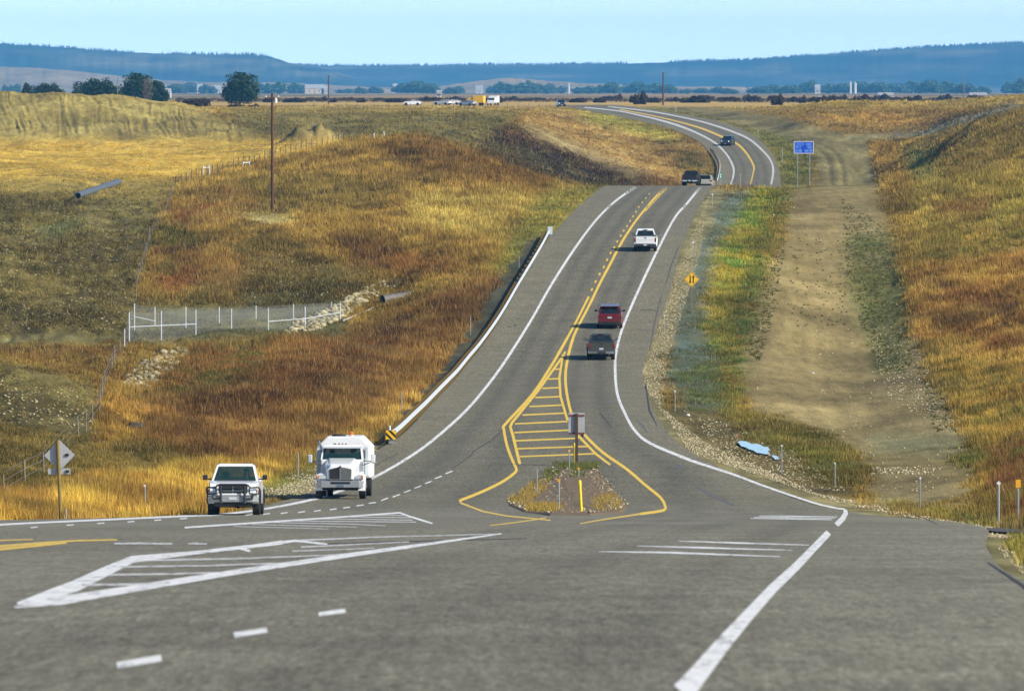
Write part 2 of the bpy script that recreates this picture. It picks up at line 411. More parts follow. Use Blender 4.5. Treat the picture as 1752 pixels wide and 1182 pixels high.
def hits(PX, PY, road=True):
    """vectorised"""
    PX = np.asarray(PX, float); PY = np.asarray(PY, float)
    s = dirz(PY); x = rayx(PX, PY); o = np.empty((len(PX), 3))
    for a in range(0, len(PX), 400):
        sl_ = slice(a, a + 400); X = x[sl_, None] * Dm; Y = np.broadcast_to(Dm, X.shape)
        Z = ZR(X, Y) if road else grid_z(X, np.minimum(Y, 1715)); f = s[sl_, None] * Dm - Z
        c = (f[:, 1:] < 0) & (f[:, :-1] >= 0); i = np.where(c.any(1), c.argmax(1), np.abs(f[:, 1:]).argmin(1))
        k = np.arange(len(i)); f0 = f[k, i]; f1 = f[k, i + 1]; t = np.clip(np.where(f0 != f1, f0 / (f0 - f1), 0), 0, 1)
        d = Dm[i] + (Dm[i + 1] - Dm[i]) * t
        o[sl_, 0] = x[sl_] * d; o[sl_, 1] = d; o[sl_, 2] = ZR(o[sl_, 0], d) if road else grid_z(o[sl_, 0], np.minimum(d, 1715))
    return o

# ------------------------------------------------------------------ what covers the ground: zones
# name, polygon, colour A, colour B, plant height, plant density
ZN = [
 ('open', [(-999,-999)], (170,135,68), (135,105,52), .45, .8),
 ('field_far', [(-400,160),(2200,160),(2200,192),(-400,192)], (196,166,98), (176,142,82), .3, .5),
 ('grey_slope', [(380,188),(910,190),(860,215),(835,266),(720,240),(600,242),(430,242)], (116,103,68), (136,120,74), .3, .7),
 ('mound', [(-400,140),(0,150),(100,152),(250,162),(350,188),(450,240),(-400,246)], (176,154,98), (158,136,84), .1, .05),
 ('heap', [(492,246),(500,226),(520,211),(545,209),(572,222),(592,244)], (168,146,100), (128,108,74), .1, .1),
 ('field', [(-400,241),(440,237),(600,243),(500,264),(400,287),(300,306),(-400,304)], (226,184,86), (208,164,70), .15, .35),
 ('field_front', [(-400,303),(300,305),(300,322),(270,350),(160,334),(-400,330)], (146,126,76), (168,142,82), .2, .4),
 ('olive_hill', [(-400,326),(160,332),(285,345),(262,400),(238,470),(225,580),(-400,582)], (116,101,62), (92,80,48), .25, .5),
 ('olive_green', [(60,395),(150,370),(160,385),(80,415)], (100,108,84), (100,95,60), .3, .8),
 ('bare_bits', [(140,345),(260,340),(285,360),(245,400),(150,400)], (135,122,82), (112,98,60), .2, .3),
 ('path', [(-400,572),(215,574),(215,590),(-400,592)], (146,134,100), (128,116,84), .1, .05),
 ('below_path', [(-400,590),(215,588),(230,680),(170,680),(100,650),(-400,625)], (122,88,48), (146,116,62), .45, .9),
 ('brown_mound', [(-400,612),(0,614),(100,634),(188,672),(172,745),(-400,738)], (120,106,68), (100,87,54), .15, .4),
 ('lower_brown', [(-400,722),(0,722),(150,748),(240,700),(300,770),(400,800),(350,835),(-400,855)], (136,112,60), (106,90,48), .35, .8),
 ('verge_gold', [(-400,838),(0,842),(100,832),(180,818),(250,812),(420,785),(540,738),(560,790),(480,830),(350,890),(-400,915)], (226,184,84), (176,130,60), .85, 1.3),
 ('verge_rust', [(-400,838),(100,835),(110,890),(-400,910)], (176,132,64), (128,98,48), .8, 1.2),
 ('creek_gold', [(165,668),(240,655),(245,760),(165,765)], (196,152,74), (150,110,54), .7, 1.2),
 ('red_slope', [(238,705),(262,650),(330,592),(590,572),(700,522),(850,468),(850,520),(770,622),(640,730),(540,772),(420,800),(300,778),(235,745)], (120,80,46), (152,110,60), .75, 1.3),
 ('red_deep', [(330,650),(560,600),(700,560),(640,640),(480,700),(300,740)], (96,62,38), (126,84,48), .75, 1.3),
 ('slope_olive', [(330,592),(470,588),(440,640),(300,690),(260,680)], (104,92,46), (128,86,44), .5, 1.0),
 ('slope_fringe', [(540,775),(640,712),(760,612),(835,512),(868,462),(850,540),(790,610),(700,695),(600,775)], (210,166,84), (166,116,58), .7, 1.2),
 ('hill_gold', [(285,345),(330,325),(400,290),(500,264),(620,236),(720,233),(820,262),(960,308),(1040,318),(960,372),(900,425),(835,475),(690,492),(560,445),(420,385),(285,400)], (190,150,74), (146,110,54), .6, 1.1),
 ('hill_crest', [(630,250),(720,230),(830,260),(955,308),(930,330),(800,312),(700,300)], (140,98,46), (112,80,40), .6, 1.2),
 ('hill_mid', [(330,330),(460,300),(600,300),(700,330),(560,370),(430,350)], (150,122,60), (118,96,50), .5, 1.1),
 ('hill_red', [(285,345),(400,322),(445,345),(430,372),(300,400)], (142,92,52), (164,128,66), .5, 1.0),
 ('pole_bare', [(388,362),(480,360),(520,385),(440,388)], (168,150,104), (150,118,66), .2, .3),
 ('hill_rust', [(262,400),(300,398),(430,385),(560,440),(700,490),(590,522),(400,526),(232,524),(240,470)], (166,128,64), (124,102,54), .6, 1.1),
 ('hill_red_spots', [(262,430),(380,420),(450,470),(380,500),(270,500)], (144,92,52), (166,130,66), .6, 1.1),
 ('shrub_dark', [(262,396),(300,385),(335,405),(340,440),(320,475),(275,470),(285,430)], (74,72,32), (104,92,44), .6, 1.2),
 ('weed_red', [(288,425),(345,430),(350,462),(300,468)], (116,66,42), (130,92,50), .6, 1.2),
 ('weed_orange', [(350,440),(425,440),(440,470),(400,492),(355,475)], (168,128,66), (146,102,54), .65, 1.2),
 ('weed_russet', [(560,400),(700,430),(820,455),(700,480),(600,450)], (150,100,54), (124,84,46), .6, 1.1),
 ('hill_straw', [(700,330),(880,330),(960,350),(880,410),(760,400),(690,370)], (206,176,100), (176,142,72), .55, 1.0),
 ('hill_oak', [(880,370),(940,360),(905,400),(860,420)], (122,98,50), (140,120,60), .5, 1.1),
 ('basin_back', [(420,440),(560,448),(650,480),(590,522),(400,524)], (92,80,46), (112,90,50), .35, .8),
 ('enclosure', [(220,522),(590,518),(595,575),(220,588)], (118,112,84), (96,90,62), .2, .25),
 ('verge_green', [(930,325),(1045,318),(965,385),(905,430),(868,462),(835,470),(880,390)], (140,134,66), (168,148,74), .3, .9),
 ('chips', [(638,772),(650,745),(694,702),(741,652),(780,594),(816,537),(856,472),(892,427),(905,408),(936,408),(900,500),(850,570),(800,640),(720,725),(660,775)], (88,86,80), (70,68,64), .08, .02),
 ('gravel_left', [(430,862),(520,848),(600,800),(650,768),(628,752),(560,775),(510,800),(430,838)], (156,146,118), (120,112,86), .1, .05),
 ('green_left', [(470,812),(560,772),(610,752),(560,795),(480,838),(440,850)], (120,122,58), (150,136,64), .3, .9),
 ('dark_slope', [(838,222),(905,228),(1000,268),(1160,320),(1000,322),(880,285),(835,262)], (70,46,32), (54,44,34), .4, .7),  # slope faces away from the sun; its shade is also put into the colours
 ('dark_slope_grey', [(830,240),(930,262),(1010,300),(1000,320),(880,285)], (86,78,58), (70,54,40), .4, .7),  # greyer part of that slope, shade likewise in the colours
 ('bank_orange', [(880,190),(1000,190),(1130,222),(1212,252),(1228,300),(1215,322),(1150,322),(1000,264),(900,222)], (178,144,92), (158,120,76), .35, .6),
 ('bank_line', [(860,216),(900,222),(1000,262),(1180,320),(1120,320),(1000,276),(860,228)], (128,84,60), (110,72,50), .5, .9),
 ('bank_pale', [(895,212),(960,236),(1060,278),(1110,302),(1080,302),(950,250),(890,222)], (156,138,112), (140,118,92), .1, .1),
 ('verge_upper', [(985,188),(1050,197),(1130,222),(1170,240),(1130,240),(1000,206)], (190,172,90), (150,148,74), .3, .9),
 ('verge_scrub', [(1150,255),(1190,258),(1225,300),(1215,320),(1165,300)], (150,120,62), (112,102,62), .5, 1.0),
 ('median_upper', [(1050,179),(1200,192),(1320,226),(1392,250),(1385,322),(1335,322),(1320,256),(1250,213),(1100,187)], (136,130,68), (108,112,60), .3, .9),
 ('track_far', [(1040,176),(1200,181),(1330,194),(1480,234),(1500,322),(1400,322),(1392,250),(1320,227),(1180,193)], (152,136,102), (138,122,90), .1, .03),
 ('right_bank', [(1180,177),(1340,182),(2200,178),(1620,195),(1580,225),(1460,236),(1340,201)], (156,116,66), (180,142,80), .4, .9),
 ('bank_top', [(1180,168),(2200,163),(1700,182),(1500,187),(1250,187)], (198,168,98), (180,146,86), .35, .8),
 ('right_hill', [(1480,242),(1580,239),(1752,186),(2900,186),(2900,905),(1752,905),(1650,800),(1565,660),(1548,500),(1552,400),(1552,325),(1500,302)], (176,136,64), (128,94,48), .65, 1.2),
 ('rh_brown', [(1580,240),(1752,188),(2900,188),(2900,296),(1752,300),(1600,312),(1570,270)], (128,106,62), (150,122,66), .45, 1.0),
 ('rh_gold', [(1556,312),(1752,286),(2900,286),(2900,400),(1700,440),(1556,440)], (182,152,74), (146,124,60), .6, 1.1),
 ('rh_brown2', [(1590,352),(1700,340),(1690,375),(1600,370)], (116,82,46), (136,100,54), .5, 1.0),
 ('rh_gold2', [(1690,360),(1752,320),(1752,345),(1700,400)], (186,166,84), (160,140,70), .5, 1.0),
 ('rh_rust', [(1548,470),(1752,425),(2900,425),(2900,650),(1645,650),(1562,570)], (168,120,62), (186,146,72), .7, 1.2),
 ('rh_dark', [(1600,478),(1752,520),(1752,560),(1620,510)], (112,68,38), (136,90,48), .6, 1.1),
 ('rh_fold', [(1560,520),(1700,560),(1752,590),(2900,590),(2900,615),(1700,600),(1570,545)], (126,80,44), (150,104,54), .6, 1.1),
 ('rh_olive', [(1620,400),(1752,380),(2900,380),(2900,425),(1752,425),(1640,450),(1570,450)], (128,116,54), (160,130,64), .55, 1.1),
 ('rh_gold3', [(1575,590),(1752,640),(2900,640),(2900,780),(1660,775)], (186,146,68), (130,112,52), .7, 1.2),
 ('rh_red', [(1690,775),(1752,755),(2900,755),(2900,905),(1752,905),(1700,870)], (136,80,56), (120,104,52), .7, 1.2),
 ('chute', [(1440,231),(1580,224),(1640,199),(1742,176),(1756,184),(1650,212),(1580,234),(1460,240)], (150,142,122), (130,120,100), .1, .05),
 ('chute_edge', [(1540,221),(1640,192),(1742,171),(1742,177),(1600,214)], (104,72,52), (90,64,48), .5, .9),
 ('hollow', [(1540,250),(1598,255),(1600,312),(1562,312)], (128,130,84), (146,132,78), .4, 1.0),
 ('gravel_right', [(1195,322),(1240,322),(1196,440),(1172,520),(1152,560),(1132,620),(1130,700),(1205,757),(1400,845),(1600,889),(1720,903),(1640,925),(1430,880),(1150,790),(1060,650),(1098,520),(1148,420)], (156,142,114), (126,116,92), .1, .05),
 ('mulch', [(1240,330),(1292,322),(1262,370),(1218,440),(1200,520),(1212,580),(1228,640),(1232,702),(1182,706),(1137,640),(1152,560),(1172,500),(1200,420)], (110,124,134), (98,110,104), .16, .6),
 ('strip_yellow', [(1290,319),(1352,318),(1302,400),(1275,500),(1272,600),(1232,622),(1202,560),(1222,440),(1262,370)], (176,156,60), (112,134,58), .35, 1.1),
 ('mulch_low', [(1150,640),(1232,600),(1240,690),(1190,706)], (104,110,100), (96,104,60), .25, .7),
 ('strip_green', [(1326,318),(1378,318),(1322,420),(1296,520),(1292,620),(1262,690),(1230,702),(1242,560),(1282,450)], (98,112,50), (138,118,58), .35, 1.0),
 ('track', [(1352,319),(1498,319),(1532,420),(1552,560),(1622,700),(1664,780),(1652,860),(1500,868),(1482,800),(1440,768),(1290,722),(1272,620),(1302,500),(1342,400)], (164,141,108), (148,127,94), .08, .02),
 ('track_side', [(1445,400),(1525,400),(1556,540),(1545,640),(1500,640),(1455,520)], (146,134,94), (116,114,72), .15, .3),
 ('track_low', [(1480,740),(1650,745),(1660,775),(1490,775)], (160,150,122), (140,128,98), .1, .02),
 ('bank_soil', [(1135,690),(1240,705),(1335,748),(1432,770),(1492,808),(1455,850),(1400,848),(1300,805),(1200,757),(1140,712)], (116,98,66), (96,84,58), .15, .25),
 ('bank_green', [(1235,695),(1330,715),(1420,745),(1492,800),(1468,820),(1380,792),(1260,738)], (108,104,48), (128,110,52), .45, 1.1),
 ('green_wedge', [(1350,800),(1468,775),(1494,806),(1430,830)], (98,98,46), (128,106,50), .45, 1.1),
 ('verge_low', [(1445,838),(1560,862),(1700,880),(1720,908),(1640,893),(1560,872)], (98,106,50), (140,120,60), .35, 1.1),
 ('green_clump', [(1615,782),(1690,764),(1705,802),(1640,804)], (90,96,40), (130,116,52), .5, 1.3),
 ('near_gravel', [(1590,890),(1720,905),(2900,910),(2900,1400),(1700,1400),(1680,1000)], (142,134,112), (118,110,90), .1, .05),
 ('near_grass', [(1700,928),(1752,918),(2900,915),(2900,975),(1752,975)], (160,140,76), (130,120,60), .3, .8),
]
zid_w, zid_h = 1640, 640
rx = np.linspace(-400, 2060, zid_w); ryy = np.linspace(140, 1182, zid_h)
RXX, RYY = np.meshgrid(rx, ryy)
zid = np.zeros(RXX.shape, np.int32)
for k, z in enumerate(ZN):
    P = z[1]
    if len(P) < 3: continue
    inside = np.zeros(RXX.shape, bool); n = len(P)
    for a in range(n):
        x0, y0 = P[a]; x1, y1 = P[(a + 1) % n]
        if y0 == y1: continue
        c = ((y0 > RYY) != (y1 > RYY)) & (RXX < (x1 - x0) * (RYY - y0) / (y1 - y0) + x0)
        inside ^= c
    zid[inside] = k
def blur(a, kx, ky):
    for ax, k in ((1, kx), (0, ky)):
        for _ in range(2):
            p = [(0, 0)] * a.ndim; p[ax] = (k + 1, k); c = np.cumsum(np.pad(a, p, mode='edge'), axis=ax)
            n = a.shape[ax]; i1 = [slice(None)] * a.ndim; i0 = [slice(None)] * a.ndim
            i1[ax] = slice(2 * k + 1, 2 * k + 1 + n); i0[ax] = slice(0, n); a = (c[tuple(i1)] - c[tuple(i0)]) / (2 * k + 1)
    return a
def zone_at(X, Y, Z, jit=1.0):
    px, py = project(X, np.maximum(Y, 20), Z)
    j1 = (fbm(X / 1.6, Y / 3.2, 3, 21) - .5) * 34 * jit; j2 = (fbm(X / 1.6 + 50, Y / 3.2, 3, 22) - .5) * 16 * jit
    sc = np.clip(450 / np.maximum(Y, 100), .3, 1.4)
    i = np.clip(((px + j1 * sc) + 400) / 2460 * (zid_w - 1), 0, zid_w - 1).astype(int)
    j = np.clip(((py + j2 * sc) - 140) / 1042 * (zid_h - 1), 0, zid_h - 1).astype(int)
    return j, i
ZA = lin([z[2] for z in ZN]); ZBc = lin([z[3] for z in ZN]); ZHt = np.array([z[4] for z in ZN]); ZDn = np.array([z[5] for z in ZN])
GK = 0.80                           # sunlit picture value -> base colour
SHARP = np.array([z[0] in ('chips', 'gravel_left', 'gravel_right', 'path', 'chute', 'track_far') for z in ZN])
feat = np.concatenate([ZA, ZBc, ZHt[:, None], ZDn[:, None]], 1)[zid]
fsoft = blur(feat, 7, 4); fhard = blur(feat, 1, 1); shp = blur(SHARP[zid][..., None].astype(float), 5, 3)
ZF = (fsoft * (1 - shp) + fhard * shp).astype(np.float32)
grey = lin((124, 106, 72))
def zone_col(ji, X, Y):
    f_ = ZF[ji[0], ji[1]]
    n = fbm(X / 3.2, Y / 7.5, 4, 31) * .65 + fbm(X / .8, Y / 1.9, 2, 35) * .35
    m = smooth(.41, .59, n)[..., None]
    c = f_[..., :3] * (1 - m) + f_[..., 3:6] * m
    e = smooth(.5, .72, fbm(X / 5.0, Y / 11, 4, 37))[..., None] * .28
    c = c * (1 - e) + grey * e
    g = fbm(X / 9, Y / 18, 3, 33)[..., None]
    lum = c.mean(-1, keepdims=True); c = lum + (c - lum) * .92
    return c * (0.48 + .98 * g) * GK * np.array([.94, 1.0, .68]), f_[..., 6], f_[..., 7]
ZJ = zone_at(Xg, Yg, Zg)
TC_, HT_, DN_ = zone_col(ZJ, Xg, Yg)
lt = Xg - TC(np.clip(Yg, 250, 1500)); TC_ = TC_ * (1 + ontrack * .34 * (fbm(lt / 1.1 + 40, Yg / 90, 3, 91) - .5))[..., None]
nr, nc = Xg.shape
idx = np.arange(nr * nc).reshape(nr, nc)
fc = np.stack([idx[:-1, :-1], idx[:-1, 1:], idx[1:, 1:], idx[1:, :-1]], -1).reshape(-1, 4)
M_ground = attr_mat('ground_cover', f1=(1.1, 0.72, 1.3), f2=(7.0, .62, 1.4), bump=0.5, stretch=STRETCH)
ground = fast_mesh('ground', np.stack([Xg, Yg, Zg], -1).reshape(-1, 3), fc, M_ground, True, attr={'tint': TC_.reshape(-1, 3)})
tag(ground, kind='structure')
# plain out to the horizon, with a skirt round the sheet
def sheet(name, x0, x1, y0, y1, nx, ny, zf, m, colf):
    xs = np.linspace(x0, x1, nx); t = np.linspace(0, 1, ny); ys = y0 + (y1 - y0) * t ** 1.6
    X, Y = np.meshgrid(xs, ys); Z = zf(X, Y); ii = np.arange(nx * ny).reshape(ny, nx)
    f_ = np.stack([ii[:-1, :-1], ii[:-1, 1:], ii[1:, 1:], ii[1:, :-1]], -1).reshape(-1, 4)
    o = fast_mesh(name, np.stack([X, Y, Z], -1).reshape(-1, 3), f_, m, True, attr={'tint': colf(X, Y).reshape(-1, 3)})
    return tag(o, kind='structure')
def plain_col(X, Y):
    m = smooth(.4, .6, fbm(X / 60, Y / 260, 4, 41))[..., None]; a = lin((196, 166, 98)); b = lin((168, 136, 84)); c = lin((112, 104, 70))
    far = smooth(1900, 3200, Y)[..., None]
    return ((a * (1 - m) + b * m) * (1 - far) + far * (b * (1 - m) + c * m)) * .85
M_plain = attr_mat('plain_grass', f1=(.05, .8, 1.2), f2=(.4, .8, 1.2), bump=0)
sheet('plain', -5500, 5500, 1700, 20500, 240, 160, lambda X, Y: np.full(X.shape, plain) - .25 * smooth(1719, 1702, Y) + (fbm(X / 90, Y / 300, 3, 42) - .5) * 1.2 * smooth(1800, 2600, Y), M_plain, plain_col)
# ------------------------------------------------------------------ highway, painted lines
def asphalt():
    m = bpy.data.materials.new('asphalt'); t, b, o = nodes(m)
    a = t.nodes.new('ShaderNodeAttribute'); a.attribute_name = 'tint'
    n1 = noise(t, 7.0, 6, .8, stretch=(1, .07, 1)); r1 = ramp(t, n1.outputs[0], [(0.3, g3(.62)), (.7, g3(1.38))])
    n2 = noise(t, .35, 4, .6); r2 = ramp(t, n2.outputs[0], [(0.3, g3(.86)), (.7, g3(1.12))])
    n3 = noise(t, 20.0, 3, .85, stretch=(1, .10, 1)); r3 = ramp(t, n3.outputs[0], [(0.3, g3(.55)), (.7, g3(1.45))])
    c = mixc(t, mixc(t, mixc(t, a.outputs['Color'], r1.outputs[0]), r2.outputs[0]), r3.outputs[0])
    t.links.new(c, b.inputs['Base Color']); b.inputs['Roughness'].default_value = .9; b.inputs['Specular IOR Level'].default_value = .15
    bp = t.nodes.new('ShaderNodeBump'); bp.inputs['Strength'].default_value = .5; bp.inputs['Distance'].default_value = .02
    t.links.new(n3.outputs[0], bp.inputs['Height']); t.links.new(bp.outputs[0], b.inputs['Normal'])
    return m
M_asph = asphalt()
def strip_mesh(name, LR, m, n_across, col, lift=0.0, zf=ZR):
    pass
ys_ = np.concatenate([np.arange(-60, 40, 4.), np.arange(40, 900, 1.5), np.arange(900, 1720, 3.), [1735, 1750]])
NA = 64
t_ = np.linspace(0, 1, NA - 8)
RX = np.empty((len(ys_), NA))
for i, y in enumerate(ys_):
    l, r = float(XL(max(y, 0))), float(XR(max(y, 0)))
    l2 = max(l, -22.0)
    if l < -22: RX[i, :8] = np.linspace(l, l2, 9)[:8]; RX[i, 8:] = l2 + (r - l2) * t_
    else: RX[i] = l + (r - l) * np.linspace(0, 1, NA)
RY = np.broadcast_to(ys_[:, None], RX.shape); RZ = ZR(RX, np.maximum(RY, 0))
RZ = np.where(RY < 0, float(zr(0)) - RY * 0 - .03 * RY * 0, RZ)
# white edge line positions used for the lanes and wheel tracks
WL_px = [(540,853),(600,833),(642.6,815),(700,782),(746.6,748),(801,698.5),(846,643.7),(876.7,599),(911,544),(942,489.6),(979.5,431),(1017,380),(1052,345),(1088,320)]
WR_px = [(1219,799.7),(1171.7,783.5),(1111.6,757.7),(1085.8,736),(1068.7,706),(1055.8,672),(1052.4,624.6),(1055.8,594.6),(1068.7,551.7),(1103,474),(1150,380),(1174,350),(1199,319.5)]
hl = hits([p[0] for p in WL_px], [p[1] for p in WL_px]); hr = hits([p[0] for p in WR_px], [p[1] for p in WR_px])
wl = np.interp(ys_, hl[:, 1], hl[:, 0]); wr = np.interp(ys_, hr[:, 1], hr[:, 0])
far_ = ys_ > 900
Lx = XL(np.clip(ys_, 0, 1700)); Rx_ = XR(np.clip(ys_, 0, 1700)); wl = np.where(far_, Lx + 2.3, wl); wr = np.where(far_, Rx_ - 1.6, wr)
shoulder = lin((129, 124, 103)); lane = lin((122, 118, 99)); dark = lin((97, 95, 84)); nearc = lin((130, 127, 110))
u = (RX - wl[:, None]) / np.maximum(wr - wl, 1)[:, None]
inl = smooth(0, .03, u) * smooth(1, .97, u)
tr = np.zeros_like(RX)
for c0 in (.13, .34, .66, .87): tr = np.maximum(tr, np.exp(-((u - c0) / .055) ** 2))
tr *= (.6 + .4 * fbm(RX / 2, RY / 30, 3, 51))
cm = shoulder * (1 - inl[..., None]) + lane * inl[..., None]
cm = cm * (1 - tr[..., None] * inl[..., None] * .7) + dark * tr[..., None] * inl[..., None] * .7
nearw = smooth(330, 270, RY)[..., None]
na = fbm(RX / 3.0, RY / 16, 3, 52)[..., None]
nearcol = nearc * (.84 + .32 * na)
edge_r = smooth(0.5, 3.5, RX - np.interp(RY, [41, 60, 80, 106, 140, 180, 260], [1.2, 2.2, 3.1, 4.3, 6.3, 8.4, 12.0]))[..., None]
nearcol = nearcol * (1 + .12 * edge_r)
s_e = RX - np.interp(RY, [41, 60, 80, 106, 140, 180, 260], [1.2, 2.2, 3.1, 4.3, 6.3, 8.4, 12.0])
wt_ = sum(np.exp(-((s_e - c0) / .38) ** 2) for c0 in (-.95, -2.65, -4.7, -6.4)) * (.5 + .8 * fbm(RX / 1.5, RY / 25, 3, 57)) * (RY < 300)
nearcol = nearcol * (1 - .17 * wt_[..., None])
yel = lin((132, 128, 112))
cm = cm * (1 - nearw) + nearcol * nearw
cm = cm * (.92 + .16 * fbm(RX / 1.2, RY / 9, 3, 53))[..., None] * .82
ii = np.arange(RX.size).reshape(RX.shape)
ff = np.stack([ii[:-1, :-1], ii[:-1, 1:], ii[1:, 1:], ii[1:, :-1]], -1).reshape(-1, 4)
road = fast_mesh('road', np.stack([RX, RY, RZ], -1).reshape(-1, 3), ff, M_asph, True, attr={'tint': cm.reshape(-1, 3)})
tag(road, kind='structure')

def paint(name, col, wear=.35, ws=6.0):
    m = bpy.data.materials.new(name); t, b, o = nodes(m)
    n = noise(t, ws, 5, .8, stretch=(1, .12, 1)); r = ramp(t, n.outputs[0], [(wear - .10, tuple(lin((120, 116, 104)) * .8)), (wear + .07, col)])
    n2 = noise(t, .6, 2); r2 = ramp(t, n2.outputs[0], [(.3, g3(.86)), (.7, g3(1.0))])
    t.links.new(mixc(t, r.outputs[0], r2.outputs[0]), b.inputs['Base Color']); b.inputs['Roughness'].default_value = .75
    return m
M_white = paint('white_paint', (.78, .79, .76), .42); M_whiteworn = paint('worn_white_paint', (.66, .66, .63), .46, 9)
M_yel = paint('yellow_paint', (.80, .54, .06), .3); M_yelworn = paint('worn_yellow_paint', (.70, .48, .08), .40, 8)
M_crack = mat('crack_seal', (.035, .035, .035), .8)
def stripe_geo(P, step=5.0):
    P = [(p[0], p[1], p[2] if len(p) > 2 else 3.0) for p in P]
    if len(P) >= 9:
        A = np.array(P); A = np.vstack([2 * A[0] - A[1], A, 2 * A[-1] - A[-2]]); o = []
        for i in range(1, len(A) - 2):
            for t in (0, .25, .5, .75): o.append(.5 * (2 * A[i] + (A[i + 1] - A[i - 1]) * t + (2 * A[i - 1] - 5 * A[i] + 4 * A[i + 1] - A[i + 2]) * t * t + (3 * A[i] - A[i - 1] - 3 * A[i + 1] + A[i + 2]) * t ** 3))
        P = [tuple(q) for q in o] + [P[-1]]
    q = []
    for (x0, y0, w0), (x1, y1, w1) in zip(P, P[1:]):
        n = max(1, int(math.hypot(x1 - x0, (y1 - y0) * 2) / step))
        for i in range(n): t = i / n; q.append((x0 + (x1 - x0) * t, y0 + (y1 - y0) * t, w0 + (w1 - w0) * t))
    q.append(P[-1]); q = np.array(q)
    dx = np.gradient(q[:, 0]); dy = np.gradient(q[:, 1]); L = np.hypot(dx, dy) + 1e-9
    nx, ny = -dy / L, dx / L
    a = hits(q[:, 0] + nx * q[:, 2] / 2, q[:, 1] + ny * q[:, 2] / 2); b = hits(q[:, 0] - nx * q[:, 2] / 2, q[:, 1] - ny * q[:, 2] / 2)
    return a, b
def ground_geo(P, step=6.0):
    a, b = stripe_geo(P, step)
    q = np.array(P, float); X = np.interp(np.linspace(0, 1, len(a)), np.linspace(0, 1, len(q)), q[:, 0]); Y = np.interp(X, q[:, 0], q[:, 1]); Wd = np.interp(X, q[:, 0], q[:, 2])
    return hits(X, Y - Wd / 2, False), hits(X, Y + Wd / 2, False)
def world_geo(P, wid, step=5.0):
    """line of constant real width through the pixel path"""
    q = []
    for (x0, y0), (x1, y1) in zip(P, P[1:]):
        n = max(1, int(math.hypot(x1 - x0, (y1 - y0) * 2) / step))
        for i in range(n): t = i / n; q.append((x0 + (x1 - x0) * t, y0 + (y1 - y0) * t))
    q.append(P[-1]); q = np.array(q); c = hits(q[:, 0], q[:, 1])
    for _ in range(2):
        c[1:-1] = (c[:-2] + 2 * c[1:-1] + c[2:]) / 4
    d = np.gradient(c[:, :2], axis=0); L = np.hypot(d[:, 0], d[:, 1]) + 1e-9; nx, ny = -d[:, 1] / L, d[:, 0] / L
    n = np.stack([nx, ny], 1) * wid / 2
    a = c.copy(); b = c.copy(); a[:, :2] += n; b[:, :2] -= n
    for e in (a, b): e[:, 2] = ZR(e[:, 0], e[:, 1])
    return a, b
def marking(name, geos, m, lift=.005):
    co = []; fa = []
    for a, b in geos:
        o = len(co); n = len(a)
        for i in range(n): co.append(a[i]); co.append(b[i])
        for i in range(n - 1): fa.append((o + 2 * i, o + 2 * i + 2, o + 2 * i + 3, o + 2 * i + 1))
    co = np.array(co); co[:, 2] += lift
    ob = fast_mesh(name, co, np.array(fa), m)
    # face up
    me = ob.data; bm = bmesh.new(); bm.from_mesh(me); bmesh.ops.recalc_face_normals(bm, faces=bm.faces[:])
    for f_ in bm.faces:
        if f_.normal.z < 0: f_.normal_flip()
    bm.to_mesh(me); bm.free()
    return tag(ob, kind='structure')
SG = stripe_geo
marking('edge_line', [SG([(1168,1186,40),(1192,1157,33),(1236,1103,26),(1279,1054,20),(1323,1006,16.5),(1362,969.5,14),(1392,938,12),(1418,911,11)]),
                      SG([(1431,898,9),(1442,887,9),(1447,878,8),(1446,872,6)])], M_white)
marking('edge_line', [SG([(1446,871,2.6),(1425,868,3),(1386,858,3.2),(1307,831,3.4),(1261,813.6,3.6),(1219,799.7,4)] + [(x, y, 4.6 if y > 600 else 4.2 if y > 470 else 3.6) for x, y in WR_px[1:]])], M_white)
marking('edge_line', [SG([(-60,902.5,3),(0,897.5,3),(100,892.5,3),(200,888,3),(330,882,3),(383,879.5,3),(461,869,3.2)] + [(x, y, 4.4 if 580 < y < 800 else 4.0 if y > 430 else 3.4) for x, y in WL_px])], M_white)
marking('edge_line', [SG([(1000,184,1.8),(1060,190.5,2),(1100,199,2.6),(1120,203.5,3),(1154,213,3.6),(1188.5,226,3.2),(1216,240,3.2),(1231,251,3.2),(1245,267,3.2),(1254.4,285.6,3.6),(1255,299,3.4),(1250,317,3)], 3)], M_whiteworn)
marking('edge_line', [SG([(1040,182.5,1.6),(1120,192,2),(1190,206,2.4),(1223,215,2.8),(1257,227,3.2),(1282.7,239,3.2),(1305,258,3.2),(1318.6,275,3),(1323,292.5,3.6),(1319.5,316,3)], 3)], M_whiteworn)
marking('centre_line', [SG([(1060,187.5,1.5),(1110,197,1.8),(1154,207,2.2),(1197,219,3),(1231,232.5,3.4),(1260.4,246,3.4),(1277.5,263,3.4),(1289.5,284,3.2),(1288.7,296,2.2),(1284,316,2)], 3)], M_yelworn)
Y1 = [(1141,319),(1128,331),(1113,347),(1086.5,380),(1063,416),(1043.6,452.6),(1026,485.6),(1009.5,519.7),(988.6,560),(979,583),(971.5,612),(967.5,640),(969,667.7),(976,702),(986,723),(1000,743.5),(1031,773.5),(1071.8,802),(1103,828.7),(1129,850),(1137.7,864.7),(1134,873),(1095.7,879)]
marking('centre_line', [SG([(x, y, 3.4 if y < 400 else 4.0 if y < 580 else 4.6) for x, y in Y1])], M_yel)
marking('centre_line', [SG([(1095.7,879,3.4),(1060,884.5,2.6),(1023.8,890,2.4),(992.6,895.8,1.6)])], M_yelworn)
marking('centre_line', [SG([(1141,322,1.6),(1124,340,1.6),(1104,362,1.6)])], M_yelworn)
